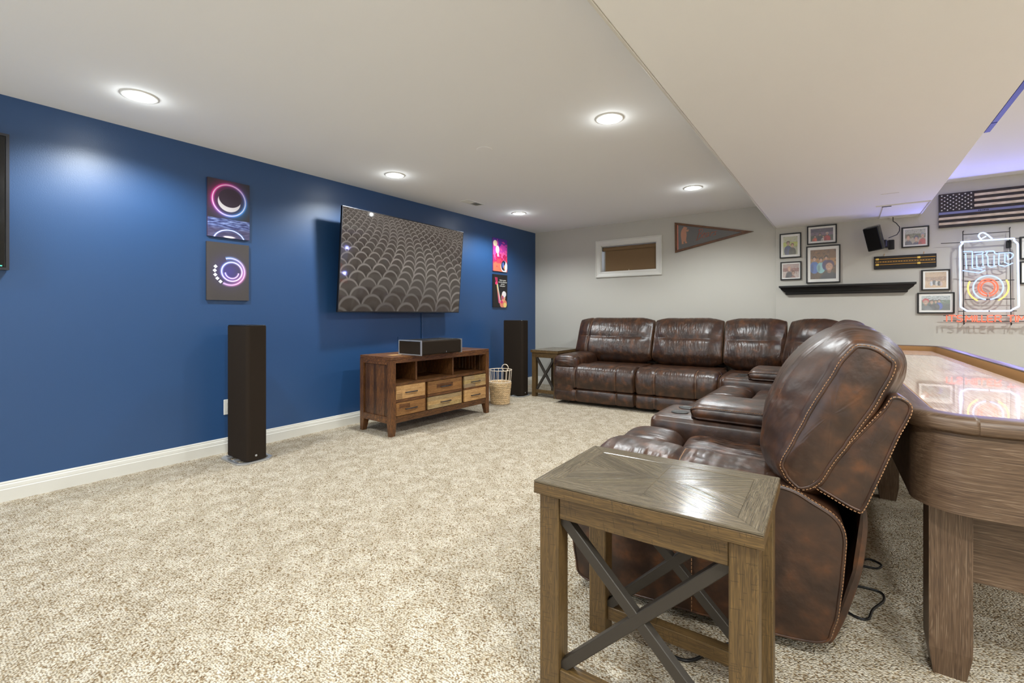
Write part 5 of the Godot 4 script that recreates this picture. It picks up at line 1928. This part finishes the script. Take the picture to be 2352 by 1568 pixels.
	var starg := G.new()
	var sp2 := PackedVector2Array()
	for k in 10:
		var a := PI / 2 + TAU * k / 10.0
		sp2.append(Vector2(cos(a), sin(a)) * (0.0085 if k % 2 == 0 else 0.0036))
	starg.prism(sp2, 0.0, 0.0012)
	var smesh := starg.done()
	for r in 9:
		for c in (6 if r % 2 == 0 else 5):
			var o := part(fl, "star", smesh, M.mat_board)
			o.position = Vector3(canton * ((c + 0.5) / 6.0 + (0.0 if r % 2 == 0 else 1.0 / 12.0)), 0.335 - 7 * sh * (r + 1.0) / 10.0, 0.0275)
	var eng := G.new()
	for k in 6:
		eng.box(Vector3(0.285 + k * 0.0125, 0.335 - 7.5 * sh, 0.0282), Vector3(0.007 + 0.003 * (k % 2), 0.010, 0.001), 0.0002)
	part(fl, "engraving", eng, M.black_soft)
	# shuffleboard scorer
	var sc := thing("score_rail", "black scoreboard with two gold rods and square beads, hung above the crown shelf", "scoreboard", Vector3(0.250, 1.595, ZB + 0.02))
	part(sc, "board", boxg(Vector3(0.248, 0.068, 0.012), Vector3(0.496, 0.136, 0.018), 0.003), M.black_soft)
	for y in [0.105, 0.047]:
		var rg := G.new()
		rg.tube([Vector3(0.008, y, 0.026), Vector3(0.488, y, 0.026)], 0.0032, 8)
		part(sc, "rod", rg, M.brass)
		for x in [0.028, 0.36]:
			part(sc, "bead", boxg(Vector3(x, y, 0.026), Vector3(0.026, 0.02, 0.016), 0.003), flat(Color8(236, 200, 96), 0.4))
	part(sc, "number_strip", boxg(Vector3(0.248, 0.076, 0.0215), Vector3(0.472, 0.018, 0.001), 0.0002), flat(Color8(150, 112, 50), 0.45, 0.5, 0.4))
	var tick := G.new()
	for k in 22:
		tick.box(Vector3(0.024 + k * 0.0213, 0.076, 0.0222), Vector3(0.007 if k % 2 else 0.011, 0.009, 0.0006), 0.0)
	part(sc, "number_marks", tick, M.black_soft)
	for x in [0.085, 0.40]:
		var hk := G.new()
		hk.tube([Vector3(x, 0.136, 0.010), Vector3(x, 0.150, 0.012), Vector3(x + 0.004, 0.157, 0.008), Vector3(x, 0.162, 0.002)], 0.0022, 6)
		part(sc, "hook", hk, M.brass)
	# pennant
	var pn := thing("pennant", "triangular wood framed felt pennant, black and orange, on the gray wall", "pennant", Vector3(-1.85, 1.94, ZB))
	var A := Vector2(0, 0.404)
	var B := Vector2(0.006, 0.0)
	var C := Vector2(0.947, 0.187)
	var tri := [A, B, C]
	var cen := (A + B + C) / 3.0
	var inn := []
	for p in tri:
		inn.append(p)
	var fwid := 0.027
	# inner corners at equal distance from the sides
	for i in 3:
		var p: Vector2 = tri[i]
		var u: Vector2 = (tri[(i + 1) % 3] - p).normalized()
		var v: Vector2 = (tri[(i + 2) % 3] - p).normalized()
		var half := acos(clampf(u.dot(v), -1, 1)) / 2.0
		inn[i] = p + (u + v).normalized() * fwid / sin(half)
	for i in 3:
		var j := (i + 1) % 3
		g = G.new()
		g.prism(PackedVector2Array([tri[i], tri[j], inn[j], inn[i]]), 0.0, 0.024, 0.003)
		part(pn, "frame_rail", g, M.red_y if i == 0 else M.red_x)
	g = G.new()
	g.prism(PackedVector2Array([A.lerp(cen, 0.03), B.lerp(cen, 0.03), C.lerp(cen, 0.03)]), 0.002, 0.010)
	part(pn, "felt", g, flat(Color8(58, 54, 52), 0.95, 0.2))
	var orange := flat(Color8(214, 96, 52), 0.85)
	g = G.new()
	g.prism(PackedVector2Array([Vector2(0.028, 0.372), Vector2(0.045, 0.366), Vector2(0.048, 0.040), Vector2(0.032, 0.034)]), 0.0102, 0.0114)
	part(pn, "stripe", g, orange)
	var bear := PackedVector2Array()
	for q in [[0.118, 0.350], [0.124, 0.357], [0.131, 0.352], [0.140, 0.352], [0.150, 0.345], [0.166, 0.338], [0.168, 0.330], [0.158, 0.324], [0.152, 0.316], [0.166, 0.310], [0.180, 0.316], [0.187, 0.302], [0.180, 0.286], [0.164, 0.282], [0.152, 0.290], [0.156, 0.262], [0.158, 0.226], [0.150, 0.190], [0.153, 0.160], [0.166, 0.140], [0.160, 0.132], [0.136, 0.134], [0.134, 0.158], [0.124, 0.162], [0.118, 0.146], [0.124, 0.128], [0.094, 0.126], [0.095, 0.160], [0.088, 0.196], [0.082, 0.240], [0.084, 0.286], [0.096, 0.318], [0.110, 0.336]]:
		bear.append(Vector2(q[0] - 0.004, q[1] - 0.018))
	g = G.new()
	g.prism(bear, 0.0102, 0.0116)
	part(pn, "bear_emblem", g, flat(Color8(190, 112, 58), 0.85))
	# the script word, as broad orange strokes with a dark core
	var word := [
		[0.0, 0.0, 0.03, 0.5, 0.06, 1.0], [-0.06, 0.92, 0.06, 1.02, 0.20, 1.02, 0.27, 0.86, 0.20, 0.60, 0.05, 0.54], [0.10, 0.55, 0.24, 0.50, 0.28, 0.28, 0.20, 0.04, 0.02, -0.06, -0.09, -0.04],
		[0.36, 0.30, 0.50, 0.36, 0.53, 0.52, 0.44, 0.58, 0.36, 0.42, 0.36, 0.16, 0.44, 0.02, 0.56, 0.10],
		[0.80, 0.50, 0.70, 0.54, 0.62, 0.38, 0.62, 0.14, 0.70, 0.04, 0.80, 0.24, 0.83, 0.50, 0.82, 0.14, 0.90, 0.06],
		[0.97, 0.06, 0.99, 0.32, 1.01, 0.52, 1.06, 0.42, 1.14, 0.54],
		[1.40, 0.46, 1.32, 0.54, 1.23, 0.46, 1.30, 0.30, 1.36, 0.16, 1.28, 0.04, 1.16, 0.10]]
	for k in 2:
		var lg := G.new()
		for st in word:
			var pts := []
			for i in range(0, st.size(), 2):
				var u: float = st[i]
				var q := Vector2(0.285 + u * 0.165 + st[i + 1] * 0.030, 0.150 + u * 0.026 + st[i + 1] * (0.128 - u * 0.026))
				pts.append(Vector3(q.x, q.y, 0.0105 + 0.0012 * k))
			lg.tube(curve(pts, 6), 0.0115 if k == 0 else 0.0062, 8, false, 0.12)
		part(pn, "lettering", lg, orange if k == 0 else flat(Color8(66, 44, 38), 0.9), "orange outlined script lettering")
	g = G.new()
	g.prism(PackedVector2Array([inn[0] - Vector2(0.004, -0.004), inn[1] - Vector2(0.004, 0.004), inn[2] + Vector2(0.01, 0)]), 0.016, 0.018)
	part(pn, "glazing", g, M.glass)
	# ceiling fittings
	var vt := thing("ceiling_vent", "white louvred ceiling vent above the television's right side", "vent", Vector3(-3.553, H, -4.13))
	part(vt, "frame", mitred(0.135, 0.30, [Vector2(0, 0), Vector2(0.004, 0.006), Vector2(0.016, 0.007), Vector2(0.02, 0)], Transform3D(Basis(Vector3(1, 0, 0), Vector3(0, 0, 1), Vector3(0, -1, 0)), Vector3.ZERO)), M.plastic_white)
	for k in 10:
		var lg := G.new()
		var dirn := 1.0 if k < 5 else -1.0
		lg.box(Vector3.ZERO, Vector3(0.10, 0.0015, 0.02), 0.0003, Transform3D(Basis(Vector3(1, 0, 0), deg_to_rad(35.0 * dirn)), Vector3(0, -0.002, -0.118 + k * 0.0262)))
		part(vt, "louvre", lg, M.plastic_white)
	part(vt, "backing", boxg(Vector3(0, -0.0008, 0), Vector3(0.11, 0.0016, 0.27), 0), flat(Color8(120, 118, 110), 0.9))
	var cp := G.new()
	cp.lathe([Vector2(0, -0.004), Vector2(0.055, -0.004), Vector2(0.062, -0.002), Vector2(0.064, 0.0)], 36)
	single("cover_plate", cp, M.ceiling, "round white blank cover plate flush on the open ceiling", "cover plate", "", Vector3(-2.327, H, -2.851))
	# access panel under the soffit
	var ac := thing("access_panel", "white rectangular access panel under the soffit's far right corner", "panel", Vector3(0, 2.133, 0))
	part(ac, "door_panel", boxg(Vector3(0.455, -0.003, -5.88), Vector3(0.33, 0.006, 0.70), 0.002), M.ceiling)
	var tr := G.new()
	tr.box(Vector3(0.43, -0.005, -5.52), Vector3(0.39, 0.010, 0.012), 0.002)
	tr.box(Vector3(0.617, -0.006, -5.90), Vector3(0.014, 0.012, 0.78), 0.002)
	tr.box(Vector3(0.50, -0.006, -6.262), Vector3(0.24, 0.012, 0.014), 0.002)
	part(ac, "edge_strip", tr, M.white)
	part(ac, "latch", boxg(Vector3(0.315, -0.009, -5.545), Vector3(0.07, 0.006, 0.012), 0.001), M.black_soft)
	part(ac, "score_mark", boxg(Vector3(0.305, -0.001, -5.0), Vector3(0.12, 0.003, 0.008), 0.0005), M.white)
	var bs := thing("light_strip", "narrow dark blue strip fixed along the soffit's right side edge", "strip", Vector3(0.645, 2.148, -2.3))
	for zz in [[0.9, -1.19], [-1.2, -1.36]]:
		part(bs, "channel", boxg(Vector3(0, 0, (zz[0] + zz[1]) / 2), Vector3(0.026, 0.02, zz[0] - zz[1]), 0.002), flat(Color8(40, 56, 150), 0.4))


# ---------------------------------------------------------------- neon
func arc(cx: float, cy: float, rx: float, ry: float, a0: float, a1: float, n := 24) -> Array:
	var p := []
	for k in n + 1:
		var a := deg_to_rad(lerpf(a0, a1, float(k) / n))
		p.append(Vector2(cx + cos(a) * rx, cy + sin(a) * ry))
	return p


func build_neon() -> void:
	var Z := 0.10   # tubes in front of the wall
	var t := thing("neon_sign", "lit neon bar sign shaped as a beverage can with red lettering below", "neon sign", Vector3(1.1, 1.0, ZB + 0.02))
	var O := Vector2(1.1, 1.0)
	var blue := glow(Color(0.74, 0.82, 1.0), 0.75)
	var white := glow(Color(0.62, 0.72, 1.0), 0.75)
	var red := glow(Color(1.0, 0.40, 0.30), 0.7)
	var yellow := glow(Color(1.0, 0.84, 0.40), 0.85)
	var put := func(nm: String, pts: Array, r: float, mat: Material) -> void:
		var p3 := []
		for q in pts:
			p3.append(Vector3(q.x - O.x, q.y - O.y, Z))
		# round the corners
		var fine := []
		for i in p3.size():
			if i == 0 or i == p3.size() - 1:
				fine.append(p3[i])
			else:
				var cut := minf(0.008, 0.35 * minf(p3[i].distance_to(p3[i - 1]), p3[i].distance_to(p3[i + 1])))
				var a: Vector3 = p3[i] + (p3[i - 1] - p3[i]).limit_length(cut)
				var b: Vector3 = p3[i] + (p3[i + 1] - p3[i]).limit_length(cut)
				fine.append(a)
				fine.append((a + b) / 4 + p3[i] / 2)
				fine.append(b)
		var g := G.new()
		g.tube(fine, r, 8)
		part(t, nm, g, mat)
	var V := func(a: Array) -> Array:
		var o := []
		for k in range(0, a.size(), 2):
			o.append(Vector2(a[k], a[k + 1]))
		return o
	# can outline in two runs
	put.call("can_tube", V.call([1.111, 1.149, 1.245, 1.149, 1.266, 1.169, 1.298, 1.190, 1.291, 1.770, 1.267, 1.798, 1.270, 1.820, 0.909, 1.818]), 0.0075, blue)
	put.call("can_tube", V.call([0.909, 1.818, 0.926, 1.806, 0.904, 1.776, 0.909, 1.188, 0.935, 1.167, 0.952, 1.150, 1.099, 1.149]), 0.0075, blue)
	put.call("tab_tube", V.call([1.052, 1.826, 1.031, 1.866, 1.043, 1.890, 1.067, 1.894, 1.085, 1.880, 1.125, 1.830]), 0.007, blue)
	put.call("tab_tube", V.call([1.050, 1.836, 1.085, 1.858]), 0.006, blue)
	for q in [[0.928, 1.724, 0.991, 1.722, 0.990, 1.56, 1.059, 1.540], [0.944, 1.707, 0.950, 1.555], [0.923, 1.541, 1.038, 1.512, 1.078, 1.535],
		[1.005, 1.712, 1.067, 1.713, 1.059, 1.692, 1.014, 1.688], [1.019, 1.675, 1.022, 1.568, 1.045, 1.558, 1.076, 1.566], [1.060, 1.685, 1.064, 1.579],
		[1.078, 1.714, 1.136, 1.714, 1.143, 1.690, 1.161, 1.684], [1.095, 1.708, 1.081, 1.682, 1.095, 1.666, 1.097, 1.580, 1.113, 1.561, 1.152, 1.568], [1.137, 1.672, 1.138, 1.575],
		[1.170, 1.684, 1.168, 1.580, 1.209, 1.562, 1.260, 1.593], [1.166, 1.690, 1.245, 1.690, 1.263, 1.672, 1.258, 1.648, 1.243, 1.631, 1.222, 1.631], [1.209, 1.680, 1.207, 1.600, 1.234, 1.585], [1.220, 1.676, 1.227, 1.642]]:
		put.call("script_tube", V.call(q), 0.0048, white)
	put.call("ring_tube", arc(1.097, 1.370, 0.101, 0.113, -82, 262, 48), 0.0058, white)
	put.call("ring_tube", arc(1.097, 1.371, 0.066, 0.080, -84, 264, 40), 0.006, red)
	put.call("ring_tube", arc(1.097, 1.372, 0.046, 0.058, -82, 262, 36), 0.006, red)
	put.call("side_tube", arc(1.094, 1.372, 0.134, 0.142, 154, 240, 18), 0.0062, yellow)
	put.call("side_tube", arc(1.099, 1.372, 0.134, 0.142, 300, 388, 18), 0.0062, yellow)
	# red words, stroke by stroke: cells of width w at x
	var y0 := 1.047
	var h := 0.060
	var L := {
		"I": [[0.5, 0, 0.5, 1]], "T": [[0, 1, 1, 1], [0.5, 0.92, 0.5, 0]], "'": [[0.5, 1.02, 0.4, 0.8]], "S": [[0.95, 0.9, 0.75, 1, 0.25, 1, 0.05, 0.8, 0.15, 0.58, 0.85, 0.45, 0.95, 0.22, 0.75, 0, 0.2, 0, 0.0, 0.12]],
		"M": [[0, 0, 0.05, 1, 0.5, 0.3, 0.95, 1, 1, 0]], "L": [[0.05, 1, 0.05, 0, 0.95, 0]], "E": [[0.95, 1, 0.05, 1, 0.05, 0, 0.95, 0], [0.1, 0.5, 0.8, 0.5]], "R": [[0.05, 0, 0.05, 1, 0.75, 1, 0.95, 0.8, 0.75, 0.52, 0.15, 0.5], [0.5, 0.48, 0.95, 0]]}
	for q in [["I", 0.803, 0.014], ["T", 0.824, 0.044], ["'", 0.864, 0.014], ["S", 0.882, 0.040], ["M", 0.945, 0.046], ["I", 1.000, 0.012], ["L", 1.020, 0.026], ["L", 1.054, 0.030], ["E", 1.092, 0.040], ["R", 1.142, 0.046], ["T", 1.226, 0.040], ["I", 1.272, 0.012], ["M", 1.292, 0.046], ["E", 1.348, 0.036]]:
		for st in L[q[0]]:
			var pts := []
			for k in range(0, st.size(), 2):
				pts.append(Vector2(q[1] + st[k] * q[2], y0 + st[k + 1] * h))
			put.call("letter_tube", pts, 0.0047, red)
	# black wire frame behind the tubes
	var fr := G.new()
	var fz := Z - 0.035
	for q in [[0.930, 1.925, 0.937, 1.015], [1.246, 1.922, 1.256, 1.015], [0.772, 1.822, 0.93, 1.816], [1.246, 1.824, 1.40, 1.822], [0.930, 1.893, 1.245, 1.890], [0.940, 1.437, 1.276, 1.438], [0.942, 1.261, 1.280, 1.261], [0.898, 1.147, 1.292, 1.149], [0.79, 1.105, 1.40, 1.106], [0.79, 1.052, 1.40, 1.053], [0.935, 1.70, 1.26, 1.70], [0.935, 1.59, 1.26, 1.59]]:
		fr.tube([Vector3(q[0] - O.x, q[1] - O.y, fz), Vector3(q[2] - O.x, q[3] - O.y, fz)], 0.0034, 7)
	# stand-offs to the wall
	for q in [[0.930, 1.92], [1.246, 1.92], [0.937, 1.02], [1.256, 1.02]]:
		fr.tube([Vector3(q[0] - O.x, q[1] - O.y, fz), Vector3(q[0] - O.x + 0.01, q[1] - O.y + 0.012, fz - 0.03), Vector3(q[0] - O.x + 0.012, q[1] - O.y + 0.012, 0.0)], 0.0042, 7)
	part(t, "wire_frame", fr, M.black_soft)
	var cl := G.new()
	for q in [[0.906, 1.5], [1.294, 1.5], [0.97, 1.149], [1.22, 1.149], [1.0, 1.82], [1.18, 1.82], [0.95, 1.62], [1.06, 1.60], [1.14, 1.60], [1.2, 1.60], [1.097, 1.259], [1.097, 1.291]]:
		cl.tube([Vector3(q[0] - O.x, q[1] - O.y, Z - 0.004), Vector3(q[0] - O.x, q[1] - O.y, fz)], 0.003, 6)
	part(t, "tube_support", cl, M.black_soft)
	part(t, "transformer_box", boxg(Vector3(0.146, 0.775, 0.035), Vector3(0.03, 0.07, 0.04), 0.003), M.black_soft)
	for q in [[-0.19, 0.80], [0.18, 0.80], [-0.19, 0.25], [0.19, 0.25]]:
		var l := SpotLight3D.new()
		l.name = "neon_light"
		l.position = Vector3(q[0], q[1], Z + 0.012)
		l.rotation.y = PI
		l.spot_angle = 89.0
		l.spot_angle_attenuation = 0.1
		l.light_color = Color(0.55, 0.58, 1.0)
		l.light_energy = 0.13
		l.light_size = 0.01
		l.spot_range = 10.0
		l.spot_attenuation = 2.0
		l.shadow_enabled = true
		t.add_child(l, true)


func curve(pts: Array, per := 8) -> Array:
	var o := []
	for i in pts.size() - 1:
		var a: Vector3 = pts[maxi(i - 1, 0)]
		var d: Vector3 = pts[mini(i + 2, pts.size() - 1)]
		for k in per:
			o.append(pts[i].cubic_interpolate(pts[i + 1], a, d, float(k) / per))
	o.append(pts[-1])
	return o


func build_cords() -> void:
	var g := G.new()
	g.tube(curve([Vector3(-0.03, 0.006, -2.60), Vector3(0.047, 0.006, -2.622), Vector3(0.09, 0.006, -2.653), Vector3(0.13, 0.006, -2.625), Vector3(0.116, 0.006, -2.579), Vector3(0.076, 0.006, -2.566), Vector3(0.0, 0.006, -2.55)]), 0.0045, 7)
	single("power_cord", g, M.cord, "short loop of black cord on the carpet, the farther one behind the sofa", "cord", "black cords around the sofa")
	g = G.new()
	g.tube(curve([Vector3(-0.03, 0.006, -2.35), Vector3(0.023, 0.006, -2.355), Vector3(0.07, 0.006, -2.367), Vector3(0.117, 0.006, -2.36), Vector3(0.122, 0.006, -2.304), Vector3(0.085, 0.006, -2.208), Vector3(0.068, 0.006, -2.131), Vector3(0.033, 0.006, -2.118), Vector3(-0.02, 0.006, -2.16)]), 0.0045, 7)
	single("power_cord", g, M.cord, "larger kinked loop of black cord on the carpet, nearer one behind the sofa", "cord", "black cords around the sofa")
	g = G.new()
	g.tube(curve([Vector3(-0.55, 0.006, -1.62), Vector3(-0.498, 0.006, -1.542), Vector3(-0.448, 0.006, -1.527), Vector3(-0.414, 0.006, -1.533), Vector3(-0.384, 0.006, -1.57), Vector3(-0.361, 0.006, -1.641), Vector3(-0.314, 0.006, -1.70)]), 0.005, 7)
	single("power_cord", g, M.cord, "black cord curving over the carpet under the near side table", "cord", "black cords around the sofa")
